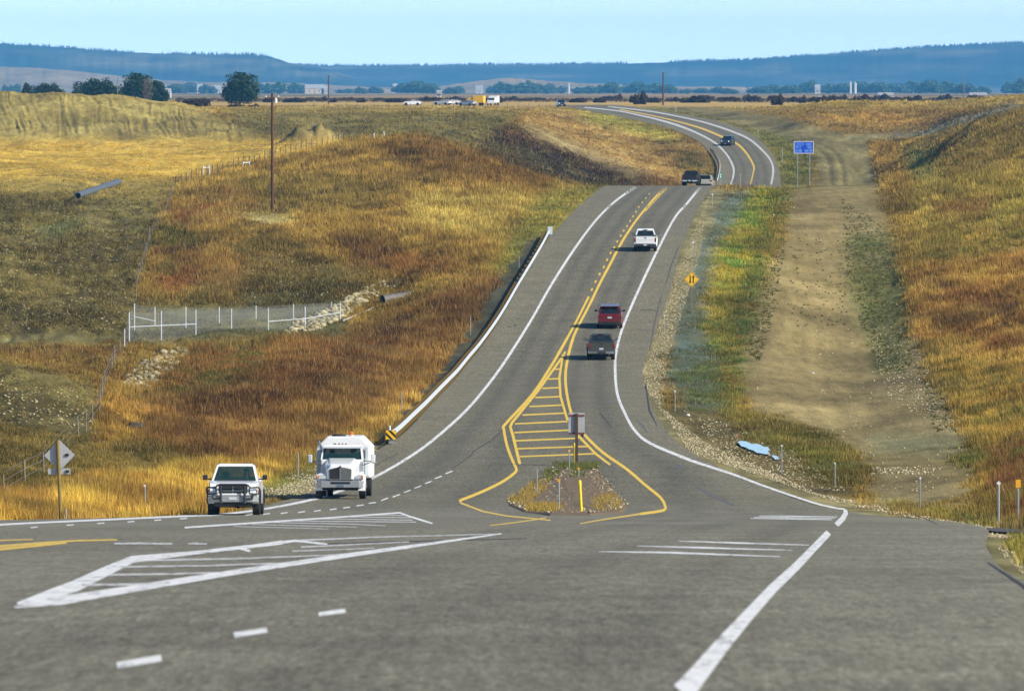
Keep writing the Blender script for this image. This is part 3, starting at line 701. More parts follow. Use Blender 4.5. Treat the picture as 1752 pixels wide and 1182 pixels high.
Y2 = [(1007.3,507.6),(984,553.8),(960,597),(945,623),(911,674.5),(865,725),(862,734),(868,764),(878,790),(883.5,803),(878,811),(856,826),(820,843),(787,856)]
marking('centre_line', [SG([(x, y, 3.6 if y < 580 else 4.6) for x, y in Y2])], M_yel)
marking('centre_line', [SG([(786,855,4),(789,860.5,3.4),(827,875,2.8),(868,882.6,2.4),(942,890,2)])], M_yelworn)
marking('centre_line', [SG([(838,899,1.6),(880,894,2),(918,888.5,2),(935,885,1.6)])], M_yelworn)
marking('hatching', [SG([(967.5,602,3),(955.5,620,4),(921,667.7,4.4),(876,723,4.6),(873,730,4.6),(877.5,744.7,4.8),(889.5,794,5)]),
                      SG([(962,613,3.4),(957,647,4),(959,678,4),(971,719,4)]), SG([(984,740,4),(990,746,4),(1019,776,4),(1044,795,3.4)])]
        + [SG([(a, b, 2.4), (c, d, 2.4)]) for a, b, c, d in [(950,632,958,631),(938,648.5,957,647.5),(928,664.5,957,663),(916,680,958,678.5),(906,695.5,961,693),(894,710,967,706.5),(881,725,971,721),(880,740,976,735.6),(882,754,990,749.5),(886,767.5,1004.6,763.5),(889.5,781,1016.6,776)]], M_yel)
dots = [(1012.6,495.5),(1019,482),(1026,469),(1033,457),(1038.7,445),(1044.7,433),(1051,423.6),(1056,413.4),(1062,403.5),(1067,395),(1073,387),(1078,378.5),(1083,370.5),(1088,362.5),(1093,354.5),(1099,346.5),(1105,339),(1111,332)]
marking('lane_dashes', [SG([(x - 1.0 * k, y + 2.2 * k, 2.7 * k + .3), (x + 1.0 * k, y - 2.2 * k, 2.7 * k + .3)], 2) for (x, y), k in zip(dots, np.linspace(1, .55, len(dots)))], M_yel)
wd = [(768,808),(750,816.5),(733,825),(715,833),(696.4,840.4),(678,847.8),(658,854),(637,860),(616,864.3),(593,868),(570,871),(543,873.5),(516,875.6),(486,877.4),(456,879),(426,880.5),(314,887),(270,889.6),(224,892.3),(172.6,895),(120,898),(58.5,902)]
marking('lane_dashes', [SG([(x - 6, y + (2.2 if y < 860 else .8 if y < 885 else .5), 1.8), (x + 6, y - (2.2 if y < 860 else .8 if y < 885 else .5), 1.8)]) for x, y in wd], M_white)
marking('lane_dashes', [SG([(200,1139,11),(276,1126,11)]), SG([(400,1087,9),(457,1078,9)]), SG([(545,1051.5,7),(591,1045,7)])], M_white)
marking('painted_island', [SG([(24,1039,5),(103,1028,15),(205,1011,12),(411,977.6,9),(616,947,7),(858,913,2)]),
                      SG([(30,1035,8),(80,1020,18),(128,1003,20),(180,978,17),(226,957,12),(330,946,6),(437,934,6),(483,928,7)]),
                      SG([(483,928,5),(505,925,4),(560,931,3)]), SG([(406,937,4),(428,943,4)]), SG([(305,946.5,4),(340,947,3)])], M_white)
marking('painted_island', [SG([(228,959,3),(400,956,2.6),(560,950,2),(700,938,1.6)]), SG([(205,970,3),(350,968,2.6),(500,963,2),(590,950,1.6)]),
                      SG([(180,984,3.4),(300,982,3),(395,979,2)]), SG([(140,1001,4),(220,1000,3.4),(290,997,2)]),
                      SG([(505,925,3),(640,919,2),(760,916,1.6),(850,913.5,1.4)]), SG([(515,936,2.4),(620,931,2),(700,927,1.5)]), SG([(500,943,2),(640,938,1.5)])], M_whiteworn)
marking('painted_island', [SG([(195,930,2.6),(240,929.5,3.4),(295,930.5,2.6)]), SG([(322,930,2),(336,930,3.4),(354,930.5,2)])], M_whiteworn)
marking('painted_island', [SG([(316,902.4,3),(420,895.5,3),(560,886,2.8),(684,877,2.6)]), SG([(684,877,3),(700,883,3),(722,890,3.4),(740,895.5,2.6)])], M_white)
marking('painted_island', [SG([(505,891,1.3),(712,893,1.5)]), SG([(465,893.6,1.3),(600,896.5,1.4),(660,899.6,1.2)]), SG([(431,897,1.2),(540,900,1.2),(611,901.7,1)]), SG([(400,900.5,1.1),(500,903,1.1),(562,905,1)]), SG([(552,887.5,1.2),(706,889.5,1.4)]), SG([(594,884,1.2),(702,885.5,1.4)]), SG([(630,881,1.1),(694,881.6,1.2)])], M_whiteworn)
marking('rumble_bars', [SG([(1284,886.8,1.1),(1350,887.4,1.7),(1423,889,1.2)]), SG([(1299,882.3,1.0),(1360,882.8,1.5),(1432,884,1.1)]), SG([(1290,884.6,.9),(1350,885.2,1.3),(1428,886.4,1)]),
                      SG([(1162,925.7,.8),(1250,928.5,2.6),(1384,932.5,1)]), SG([(1090,934,.8),(1200,937,3),(1355,941.5,1)]), SG([(1024,943.6,.8),(1150,945.6,3.4),(1335,952.4,1.2)])], M_white)
marking('yellow_centre_lines', [SG([(-60,946,5),(0,939.5,5),(68,933,4.4),(114,928,4)]), SG([(-60,940,4),(0,934.5,4),(68,929,3.4),(130,925,3),(200,923.5,2.4)]), SG([(-60,927,2.4),(0,924.6,2.4),(57,923,1.6)])], M_yelworn)
marking('sealed_cracks', [SG([(773,802,1.2),(806,779,1.6),(811,771,1.4),(840,754,1.6),(861,735,1.2)]), SG([(1105,655,1),(1107,675,2.4),(1111,702,3),(1124,728,1.2)]), SG([(1026,706,1),(1034,716,1.6),(1046,730,1)]),
                      SG([(640,798,1.2),(660,786,1),(683,775,1)]), SG([(1560,878,1),(1590,890,1.6),(1604,897,1)]), SG([(1690,962,2),(1725,985,4),(1765,1012,6)]), SG([(1163,418,.8),(1148,455,1.2),(1138,490,.8)]), SG([(1132,505,.8),(1118,560,1.3),(1112,600,.8)]), SG([(884,546,1.2),(892,545.5,1.2)]), SG([(879,557,2.2),(884,556,2.2)]), SG([(868,560,1),(876,559,1)]), SG([(800,640,1),(812,637,1)]), SG([(560,930,1),(700,926,1.4),(900,921,1)])], M_crack, .004)
M_strip = mat('dark_strip_tone', (.060, .060, .054), .95, var=.35, scale=3)
marking('dark_strip', [ground_geo([(1688, 909, 5), (1710, 910, 7.5), (1752, 911, 8), (1800, 911.5, 8), (1900, 912, 8)])], M_strip, .05)  # dark strip laid over the ground at the right edge
M_patch = paint('dark_patch', tuple(lin((104, 105, 103)) * .8), .42, 3.0)
marking('tar_stains', [SG([(1150,800,1),(1162,797,7),(1172,801,2)]), SG([(1178,822,1),(1200,838,3),(1240,858,4),(1262,866,1)]), SG([(1086,718,1),(1100,728,4),(1108,742,1)]), SG([(1040,686,1),(1048,688,3),(1054,684,1)])], M_patch, .003)
# ------------------------------------------------------------------ grass and weeds: blades in tufts
PXg, PYg = project(Xg, np.maximum(Yg, 15), Zg)
ax_ = PXg[:-1, 1:] - PXg[:-1, :-1]; cell = np.abs(ax_) * np.maximum(PYg[:-1] - PYg[1:], 0)[:, 1:]
hgt = np.maximum.accumulate(np.where(Yg > 212, Zg / np.maximum(Yg, 30), -9)[:, :], axis=0)[:-1, :-1]
vis = (Zg / np.maximum(Yg, 30))[:-1, :-1] + .4 / np.maximum(Yg[:-1, :-1], 30) >= hgt
infr = (PXg[:-1, :-1] > -90) & (PXg[:-1, :-1] < 1840) & (Yg[:-1, :-1] > 60)
wt = (np.clip(cell, .12, 12) * vis + .02) * infr * np.clip(DN_[:-1, :-1], 0, 2) * (D[:-1, :-1] > .5)
wt = wt * (.25 + 1.5 * smooth(.35, .65, fbm(Xg / 1.8, Yg / 4, 3, 61))[:-1, :-1])
p_ = (wt / wt.sum()).ravel()
NT = 340000
pick = rng.choice(p_.size, NT, p=p_); pi, pj = np.unravel_index(pick, wt.shape)
fx = rng.random(NT); fy = rng.random(NT)
gy0 = GY[pi]; TY = gy0 + (GY[pi + 1] - gy0) * fy
TX = (GU[pj] + (GU[pj + 1] - GU[pj]) * fx - CX) / F * np.maximum(TY, 210.0)
TZ = grid_z(TX, TY)
tc, th, td = zone_col(zone_at(TX, TY, TZ, 1.15), TX, TY)
keep = (th > .09) & (np.maximum(XL(TY) - TX, TX - XR(TY)) > .4)
TX, TY, TZ, tc, th = TX[keep], TY[keep], TZ[keep], tc[keep], th[keep]
NT = len(TX)
clump = fbm(TX / 1.1, TY / 2.2, 2, 62)
th = th * (.45 + 1.0 * fbm(TX / 3.6, TY / 7, 2, 64)) * (.35 + .9 * clump + .45 * rng.random(NT) ** 2) * np.clip(TY / 600, .75, 1.3)
NB = 6
ang = rng.random((NT, NB)) * 2 * np.pi; rad = (rng.random((NT, NB)) ** .7) * (.10 + .25 * th[:, None])
bx = TX[:, None] + rad * np.cos(ang); by = TY[:, None] + rad * np.sin(ang); bz = TZ[:, None] - .04
h = th[:, None] * (.55 + .6 * rng.random((NT, NB))); wdt = (.015 + .021 * rng.random((NT, NB))) * np.clip(TY[:, None] / 450, .6, 2.6)
lean = .45 * h; wdt, bz = wdt * np.ones_like(bx), bz * np.ones_like(bx); tx = bx + lean * np.cos(ang) * rng.random((NT, NB)) - .08 * h; ty = by + lean * np.sin(ang) * rng.random((NT, NB))
rot = rng.random((NT, NB)) * np.pi
co = np.empty((NT, NB, 3, 3), np.float32)
co[:, :, 0] = np.stack([bx - wdt * np.cos(rot), by - wdt * np.sin(rot), bz], -1)
co[:, :, 1] = np.stack([bx + wdt * np.cos(rot), by + wdt * np.sin(rot), bz], -1)
co[:, :, 2] = np.stack([tx, ty, bz + h], -1)
lumv = 1.25 * (.38 + 1.14 * fbm(TX / 2.2, TY / 4.5, 3, 63))[:, None, None] * (.75 + .75 * rng.random((NT, 1, 1)) ** 1.3) * (.8 + .4 * rng.random((NT, NB, 1)))
cc = tc[:, None, :] * lumv
straw = lin((214, 186, 116)) * .8; st = (rng.random((NT, NB, 1)) < .16)
cc = np.where(st, cc * .5 + straw * .5, cc)
cc = np.repeat(cc[:, :, None, :], 3, 2)
M_blade = attr_mat('grass_blades', f1=None, f2=None, rough=.8, trans=.25)
g = fast_mesh('grass', co.reshape(-1, 3), np.arange(NT * NB * 3).reshape(-1, 3), M_blade, attr={'tint': cc.reshape(-1, 3)})
tag(g, 'dry golden, rust and green grass and weeds covering the slopes beside the highway', 'grass', kind='stuff')

# ------------------------------------------------------------------ stones
def stones(name, XYZ, size, cols, label, cat, seed=3, flat=.7):
    r = np.random.default_rng(seed); n = len(XYZ)
    base = np.array([(1, 0, 0), (-1, 0, 0), (0, 1, 0), (0, -1, 0), (0, 0, 1), (0, 0, -1),
                     (.62, .62, .55), (-.62, .62, .55), (.62, -.62, .55), (-.62, -.62, .55)], float)
    from itertools import combinations
    bm = bmesh.new()
    for v in base: bm.verts.new(v)
    bmesh.ops.convex_hull(bm, input=bm.verts[:]); bmesh.ops.triangulate(bm, faces=bm.faces[:]); bm.verts.index_update()
    fa = np.array([[v.index for v in f.verts] for f in bm.faces]); bm.free()
    k = len(base); co = base[None] * (1 + .45 * (r.random((n, k, 1)) - .5))
    s = size[:, None] * (.6 + .8 * r.random((n, 3))); s[:, 2] *= flat
    co = co * s[:, None, :]; a = r.random(n) * 2 * np.pi; ca, sa = np.cos(a)[:, None], np.sin(a)[:, None]
    co = np.stack([co[..., 0] * ca - co[..., 1] * sa, co[..., 0] * sa + co[..., 1] * ca, co[..., 2]], -1) + XYZ[:, None, :]
    F_ = (fa[None] + (np.arange(n) * k)[:, None, None]).reshape(-1, 3)
    c = np.repeat(cols[:, None, :], k, 1).reshape(-1, 3)
    o = fast_mesh(name, co.reshape(-1, 3), F_, M_stone, attr={'tint': c})
    return tag(o, label, cat, kind='stuff')
M_stone = attr_mat('stone', f1=(7, .75, 1.2), f2=None, rough=.9, bump=.2)
def inpoly(P, n, r):
    P = np.array(P, float); lo, hi = P.min(0), P.max(0); o = []
    while len(o) < n:
        q = lo + (hi - lo) * r.random((4000, 2)); c = np.zeros(4000, bool)
        for a in range(len(P)):
            x0, y0 = P[a]; x1, y1 = P[(a + 1) % len(P)]
            if y0 != y1: c ^= ((y0 > q[:, 1]) != (y1 > q[:, 1])) & (q[:, 0] < (x1 - x0) * (q[:, 1] - y0) / (y1 - y0) + x0)
        o.extend(q[c])
    return np.array(o[:n])
def stone_field(name, polys, label, cat, size, colr, seed):
    r = np.random.default_rng(seed); Q = np.concatenate([inpoly(P, n, r) for P, n in polys])
    X = hits(Q[:, 0], Q[:, 1], False); s = size[0] + (size[1] - size[0]) * r.random(len(X)) ** 2.2
    s = s * np.clip(X[:, 1] / 330, .28, 1)
    X[:, 2] += s * .25
    c = lin(colr[0]) + (lin(colr[1]) - lin(colr[0])) * r.random((len(X), 1))
    return stones(name, X, s, c, label, cat, seed)
stone_field('riprap', [([(205,660),(232,630),(275,606),(318,596),(322,604),(300,625),(280,650),(250,668),(222,668)], 900)], 'pale broken rocks lining the ditch left of the red weed slope', 'rocks', (.10, .32), ((120,112,84),(180,170,134)), 5)
stone_field('riprap', [([(488,572),(500,556),(560,530),(590,514),(640,488),(690,480),(688,488),(650,505),(610,528),(580,548),(540,566)], 900)], 'pale broken rocks lining the channel down to the culvert pipe', 'rocks', (.10, .34), ((128,118,88),(190,180,142)), 6)
stone_field('rubble', [([(1480,236),(1580,226),(1640,202),(1740,180),(1745,184),(1640,210),(1580,234)], 500)], 'grey stone rubble in the drainage chute on the right-hand hillside', 'rubble', (.06, .20), ((120,116,98),(160,154,134)), 8)
stone_field('gravel', [([(1214,330),(1196,440),(1172,520),(1140,620),(1135,700),(1205,757),(1400,845),(1590,885),(1620,898),(1440,862),(1180,775),(1094,650),(1128,520),(1176,420)], 9000),
                       ([(430,862),(520,848),(600,800),(650,768),(628,752),(560,775),(510,800),(430,838)], 3000),
                       ([(1590,886),(1720,903),(1752,903),(1752,925),(1660,915)], 2500), ([(1700,935),(1752,925),(1752,985)], 500)],
            'loose pale gravel along both shoulders of the highway', 'gravel', (.02, .075), ((150,138,108),(200,188,152)), 9)
stone_field('pebbles', [([(1352,330),(1498,330),(1532,420),(1552,560),(1640,700),(1664,780),(1652,860),(1500,865),(1482,800),(1440,768),(1290,722),(1272,620),(1302,500),(1342,400)], 1500),
                        ([(1480,560),(1560,560),(1640,720),(1620,740),(1520,680)], 1600), ([(1168,702),(1335,752),(1452,842),(1350,832),(1232,780)], 1400), ([(1460,800),(1600,800),(1600,812),(1460,812)], 350)],
            'scattered pebbles on the dirt track and the soil bank', 'pebbles', (.02, .075), ((150,136,102),(206,196,160)), 10)
stone_field('pebbles', [([(-20,345),(230,340),(240,500),(220,565),(-20,565)], 2200), ([(-20,640),(160,670),(160,735),(-20,725)], 500), ([(380,420),(560,450),(600,510),(400,510)], 500), ([(390,364),(480,362),(510,385),(440,386)], 300)],
            'scattered stones on the bare brown hillside at the left', 'pebbles', (.03, .11), ((130,118,82),(180,168,128)), 11)
# low weeds speckled over the dirt track
r = np.random.default_rng(21)
Q = np.concatenate([inpoly([(1440,340),(1530,400),(1556,560),(1560,640),(1500,640),(1450,480)], 900, r), inpoly([(1290,420),(1345,400),(1330,520),(1300,620),(1275,600)], 420, r), inpoly([(1350,400),(1450,400),(1450,560),(1350,560)], 120, r),
                    inpoly([(1560,600),(1600,640),(1640,740),(1600,740)], 90, r)])
Xw = hits(Q[:, 0], Q[:, 1], False); n = len(Xw); nb = 12
a = r.random((n, nb)) * 2 * np.pi; rad = r.random((n, nb)) ** .6 * (.04 + .18 * r.random((n, 1)) ** 2); hh = (.04 + .13 * r.random((n, nb)))
b0 = np.stack([Xw[:, None, 0] + rad * np.cos(a), Xw[:, None, 1] + 1.6 * rad * np.sin(a), np.broadcast_to(Xw[:, None, 2], a.shape)], -1)
co = np.empty((n, nb, 3, 3)); dd = r.random((n, nb)) * np.pi; ww = .035
co[:, :, 0] = b0 - np.stack([ww * np.cos(dd), ww * np.sin(dd), dd * 0], -1); co[:, :, 1] = b0 + np.stack([ww * np.cos(dd), ww * np.sin(dd), dd * 0], -1); co[:, :, 2] = b0 + np.stack([.06 * np.cos(a), .06 * np.sin(a), hh], -1)
cw = (lin((96, 100, 52)) * (.6 + .7 * r.random((n, 1, 1, 1)))) * np.ones((n, nb, 3, 3))
tag(fast_mesh('weeds', co.reshape(-1, 3), np.arange(n * nb * 3).reshape(-1, 3), M_blade, attr={'tint': cw.reshape(-1, 3)}), 'small dark weeds speckled over the dirt track', 'weeds', kind='stuff')

# ------------------------------------------------------------------ traffic island: soil, stones and weeds
IP = [(868,864),(880,852),(905,835),(928,818),(945,803),(962,797),(1000,796),(1030,797),(1022,806),(1035,822),(1052,838),(1068,856),(1074,868),(1064,878),(1010,882),(940,882),(895,876)]
def poly_world(P, step=6):
    q = []
    for (x0, y0), (x1, y1) in zip(P, P[1:] + P[:1]):
        k = max(1, int(math.hypot(x1 - x0, y1 - y0) / step))
        for i in range(k): q.append((x0 + (x1 - x0) * i / k, y0 + (y1 - y0) * i / k))
    q = np.array(q); return hits(q[:, 0], q[:, 1])
ring = poly_world(IP); cen = ring.mean(0)
rows = [ring * (1 - k) + cen * k for k in (0, .04, .12, .3, .55, .8)]
for k, (rw, dz) in enumerate(zip(rows, (-.02, .05, .10, .13, .15, .16))):
    rw[:, 2] = ZR(rw[:, 0], rw[:, 1]) + dz * (1 + (.0 if k == 0 else .5) * (fbm(rw[:, 0] * 2, rw[:, 1], 2, 70) - .5))
n = len(ring); co = np.concatenate(rows + [np.array([[cen[0], cen[1], float(ZR(cen[0], cen[1])) + .16]])])
fa = [(k * n + i, k * n + (i + 1) % n, (k + 1) * n + (i + 1) % n, (k + 1) * n + i) for k in range(len(rows) - 1) for i in range(n)]
fa += [((len(rows) - 1) * n + i, (len(rows) - 1) * n + (i + 1) % n, len(rows) * n, len(rows) * n) for i in range(n)]
me = bpy.data.meshes.new('traffic_island'); me.from_pydata([tuple(c) for c in co], [], [f if f[2] != f[3] else f[:3] for f in fa]); 
m_is = mat('island_soil', tuple(lin((126, 106, 74)) * .8), .95, var=.55, scale=2.2, bump=.8)
o = link('traffic_island', me, m_is); tag(o, kind='structure')
bm = bmesh.new(); bm.from_mesh(me); bmesh.ops.recalc_face_normals(bm, faces=bm.faces[:]); bm.to_mesh(me); bm.free()
Q = inpoly(IP, 1500, r); X = hits(Q[:, 0], Q[:, 1]); X[:, 2] += .12
stones('pebbles', X, .02 + .06 * r.random(len(X)) ** 2, lin((120,108,84)) + (lin((196,184,150)) - lin((120,108,84))) * r.random((len(X), 1)), 'stones scattered over the soil of the traffic island', 'pebbles', 12)
Q = np.concatenate([inpoly([(870,860),(925,822),(950,826),(900,872)], 150, r), inpoly([(900,868),(960,868),(955,881),(905,879)], 170, r), inpoly([(945,796),(1030,796),(1020,806),(950,806)], 150, r), inpoly([(1030,845),(1060,855),(1060,876),(1020,878),(1010,860)], 90, r), inpoly([(980,806),(1000,806),(1000,822),(975,822)], 40, r), inpoly([(930,808),(960,808),(960,824),(930,824)], 40, r)])
X = hits(Q[:, 0], Q[:, 1]); n = len(X); nb = 12; a = r.random((n, nb)) * 6.28; rad = .2 * r.random((n, nb)); hh = .08 + .22 * r.random((n, nb)); dd = r.random((n, nb)) * 3.14
b0 = np.stack([X[:, None, 0] + rad * np.cos(a), X[:, None, 1] + rad * np.sin(a), np.broadcast_to(X[:, None, 2] + .1, a.shape)], -1); w3 = np.stack([.012 * np.cos(dd), .012 * np.sin(dd), dd * 0], -1)
co = np.empty((n, nb, 3, 3)); co[:, :, 0] = b0 - w3; co[:, :, 1] = b0 + w3; co[:, :, 2] = b0 + np.stack([.1 * np.cos(a), .1 * np.sin(a), hh], -1)
base = np.where((Q[:, 1] < 826)[:, None], lin((106, 112, 56)), lin((168, 142, 70)))
cw = base[:, None, None, :] * (.6 + .8 * r.random((n, nb, 1, 1))) * np.ones((n, nb, 3, 3))
tag(fast_mesh('weeds', co.reshape(-1, 3), np.arange(n * nb * 3).reshape(-1, 3), M_blade, attr={'tint': cw.reshape(-1, 3)}), 'green and straw coloured weeds on the traffic island', 'weeds', kind='stuff')

# ------------------------------------------------------------------ puddle and scraps
def ground_patch(name, P, m, dz):
    q = np.array(P, float); X = hits(q[:, 0], q[:, 1], False); z = None
    n = len(X); me = bpy.data.meshes.new(name)
    c = X.mean(0); zz = X[:, 2] * 0 + X[:, 2].mean() + .10
    me.from_pydata([(X[i, 0], X[i, 1], zz[i]) for i in range(n)] + [(c[0], c[1], zz.mean())], [], [(i, (i + 1) % n, n) for i in range(n)])
    bm = bmesh.new(); bm.from_mesh(me); bmesh.ops.recalc_face_normals(bm, faces=bm.faces[:])
    for f_ in bm.faces:
        if f_.normal.z < 0: f_.normal_flip()
    bm.to_mesh(me); bm.free()
    return link(name, me, m)
M_pud = bpy.data.materials.new('puddle_water'); t, b, o_ = nodes(M_pud); n_ = noise(t, 3.0)
rr_ = ramp(t, n_.outputs[0], [(0, (.54, .58, .58)), (1, (.62, .66, .66))]); t.links.new(rr_.outputs[0], b.inputs['Base Color'])
b.inputs['Roughness'].default_value = .05; b.inputs['Metallic'].default_value = 0.0; b.inputs['IOR'].default_value = 1.33; b.inputs['Coat Weight'].default_value = 1
tag(ground_patch('water', [(1262,759),(1268,757.5),(1277,758.5),(1283,761),(1287,763),(1294,762),(1301,764),(1306,767),(1314,768),(1317,773),(1313,775),(1318,779),(1309,779),(1301,777.5),(1295,777),(1289,773),(1281,771),(1276,768),(1268,766)], M_pud, -.12), kind='structure')
tag(ground_patch('water', [(1320,782),(1328,783),(1334,787),(1326,788)], M_pud, -.12), kind='structure')
M_scrap = mat('pale_scrap', (.8, .8, .8), .5)
def scrap(px, py, s, label, cat='litter', m=None, name='litter'):
    p = hit(px, py); mb = MB(); rr = random.Random(px)
    ring = []
    for i in range(9):
        a = i * 6.283 / 9; q = s * (.7 + .6 * rr.random()); ring.append((q * math.cos(a), q * .8 * math.sin(a), .05 + .35 * s * rr.random()))
    mb.loft([[(x, y, 0) for x, y, z in ring], ring, [(x * .5, y * .5, z + .15 * s) for x, y, z in ring]])
    o = mb.build(name, m or M_scrap, smooth_=False, loc=p); tag(o, label, cat)
scrap(1690, 873, .28, 'crumpled white plastic sheet lying in the verge by the two right-hand posts')
scrap(1391, 639, .10, 'small white scrap lying halfway up the dirt track')
scrap(1323, 369, .16, 'small white scrap on the green strip near the rise')
scrap(1177, 711, .13, 'pale round lump at the gravel edge beside the lower delineator')
scrap(1260, 746, .10, 'pinkish red scrap in the soil above the puddle', m=mat('red_scrap', (.5, .12, .12), .6))
# ------------------------------------------------------------------ posts, signs, poles, rails
M_steel = mat('galvanised_steel', (.46, .48, .49), .45, .75, .15, 3); M_rail = mat('guardrail_steel', (.60, .65, .67), .5, .25, .12, 1.2)
M_wood = mat('weathered_wood', tuple(lin((150, 128, 62)) * .75), .85, var=.4, scale=5, bump=.4); M_darkwood = mat('creosoted_wood', (.075, .045, .03), .85, var=.4, scale=4)
M_greywood = mat('grey_post_wood', (.20, .17, .12), .9, var=.4, scale=6); M_block = mat('post_wood', tuple(lin((150, 120, 52)) * .7), .9, var=.4, scale=5)
M_refl = mat('silver_reflector', (.78, .80, .80), .35, .2, .05); M_orange = mat('orange_reflector', (.85, .40, .02), .4, 0, .06); M_yplast = mat('yellow_plastic', (.82, .62, .02), .45, 0, .06)
M_sback = mat('sign_back', (.47, .47, .47), .5, .35, .12, 2.5); M_black = mat('black_paint', (.012, .012, .012), .5); M_ysign = mat('yellow_sign', (.86, .50, .015), .4, 0, .05)
M_maroon = mat('maroon_strip', (.16, .04, .03), .6); M_blue = mat('blue_sign', (.006, .05, .50), .35, 0, .05); M_green = mat('green_sign', (.01, .30, .20), .4, 0, .05); M_wht = mat('white_lettering', (.8, .82, .85), .5, 0, .04)
M_wire = mat('fence_wire', (.22, .22, .21), .5, .5)

def px_h(d, npx): return npx * d / F
def delineator(px, top, base, kind, label, group='delineator posts along the highway', road=False, d=None):
    p = hit(px, base, road) if d is None else Vector((float(rayx(px, base)) * d, d, float(dirz(base)) * d))
    h = px_h(p.y, base - top)
    t = empty('delineator_post', p, (0, 0, R(random.uniform(-6, 6)))); tag(t, label, 'marker post', group)
    w_ = max(.028, .0000 + .55 * p.y / F)
    mb = MB(); mb.prism([(-w_, 0, -.15), (-w_ * .35, .018, -.15), (w_ * .35, .018, -.15), (w_, 0, -.15), (w_ * .4, -.015, -.15), (-w_ * .4, -.015, -.15)], (0, 0, h + .1)); mb.build('post', M_steel, t)
    if kind:
        mb = MB(); s = .062 * max(1, p.y / 380)
        if kind == 'diamond': mb.prism([(-s, -.03, h - s), (0, -.03, h - 2 * s), (s, -.03, h - s), (0, -.03, h)], (0, .008, 0)); m = M_refl
        elif kind == 'panel': mb.box(-.075, .075, -.03, -.02, h - .24, h); m = M_orange
        else: mb.prism([(s * math.cos(a * math.pi / 5), -.03, h - s + s * math.sin(a * math.pi / 5)) for a in range(10)], (0, .008, 0)); m = M_orange
        mb.build('reflector', m, t)
    return t
delineator(1708.5, 822, 902, 'diamond', 'silver diamond delineator on steel post, nearest in the row along the right shoulder')
delineator(1742, 820, 902, 'panel', 'steel post topped with a yellow orange reflector panel at the far right')
delineator(1574.5, 815, 868, 'diamond', 'silver-topped delineator standing where the gravel meets the foot of the dirt track')
delineator(1428.5, 790, 834, 'diamond', 'silver-topped delineator beside the green wedge of weeds on the soil bank')
delineator(1337.5, 760, 810, 'diamond', 'silver-topped delineator just right of the puddle')
delineator(1155, 667, 703, 'diamond', 'silver-topped delineator at the bottom of the blue-grey ditch strip')
delineator(1137, 538, 571, 'diamond', 'silver-topped delineator on the gravel level with the red car')
delineator(1185.5, 413, 441, 'diamond', 'silver-topped delineator on the gravel beyond the yellow arrow sign')
delineator(1219, 331, 352, 'diamond', 'silver-topped delineator on the gravel just below the rise')
delineator(1252.5, 298, 318, None, 'left of two bare thin posts seen against the far bend', d=850)
delineator(1267, 297, 318, None, 'right of two bare thin posts seen against the far bend', d=850)
delineator(1338.5, 252, 282, None, 'thin post on the outside of the far bend left of the blue sign')
delineator(1297, 222, 235, None, 'small thin post outside the far bend beyond the oncoming dark vehicle')
delineator(1156, 181, 192, None, 'tiny post beside the far highway left of the dirt track')
delineator(956.5, 819, 878, 'round', 'steel post with round orange reflector at the front of the traffic island', road=True)
delineator(990, 799, 822, 'round', 'short post with orange reflector in the middle of the traffic island', road=True)
delineator(974, 769, 806, 'round', 'post with orange reflector beside the back of the boxed sign on the traffic island', road=True)
delineator(919, 800, 848, None, 'bare steel post on the left flank of the traffic island', road=True)
delineator(248, 828, 882, 'diamond', 'steel delineator in the golden verge between the diamond sign and the white pickup')
delineator(510, 772, 820, None, 'bare steel post on the gravel left of the white tank truck')
delineator(687, 668, 704, None, 'thin steel post in the weeds left of the lower guardrail')
delineator(805, 540, 573, None, 'thin steel post in the red weeds left of the upper guardrail')
delineator(888, 438, 458, None, 'thin steel post close to the far end of the guardrail')
delineator(113, 868, 892, None, 'short stub post at the foot of the diamond sign')

# yellow bollards on the island
def bollard(px, top, base, label, lean=0):
    p = hit(px, base, True); h = px_h(p.y, base - top); t = empty('marker_bollard', p, (0, lean, 0)); tag(t, label, 'bollard', 'yellow marker bollards on the traffic island')
    MB().lathe([(-.1, .055), (h * .82, .055), (h * .82, .062)], (0, 0, 0), 12, 'z').build('pole', M_yplast, t, True)
    MB().lathe([(h * .82, .066), (h * .96, .066), (h, .05)], (0, 0, 0), 12, 'z').build('cap', M_yplast, t, True)
bollard(995, 821, 880, 'leaning yellow bollard at the front of the traffic island', R(-3.5))
bollard(983.5, 757, 797, 'yellow bollard behind the boxed sign post on the traffic island', R(-1))

# back of the boxed sign on the island
p = hit(986.5, 797, True); s_ = p.y / F
t = empty('road_sign', p); tag(t, 'back of a rectangular sign with maroon brackets on a dark timber post', 'road sign')
MB().box(-.075, .075, -.06, .06, -.2, 90 * s_).build('post', M_darkwood, t)
MB().box(-14 * s_, 14 * s_, .07, .085, 54 * s_, 91 * s_).build('panel', M_sback, t)
for z in (56 * s_, 86.5 * s_): MB().box(-13.6 * s_, 13.6 * s_, .03, .068, z - 1.3 * s_, z + 1.3 * s_).build('bracket', M_maroon, t)
MB().box(8 * s_, 12 * s_, .02, .066, 50.5 * s_, 54 * s_).build('clip', M_black, t)

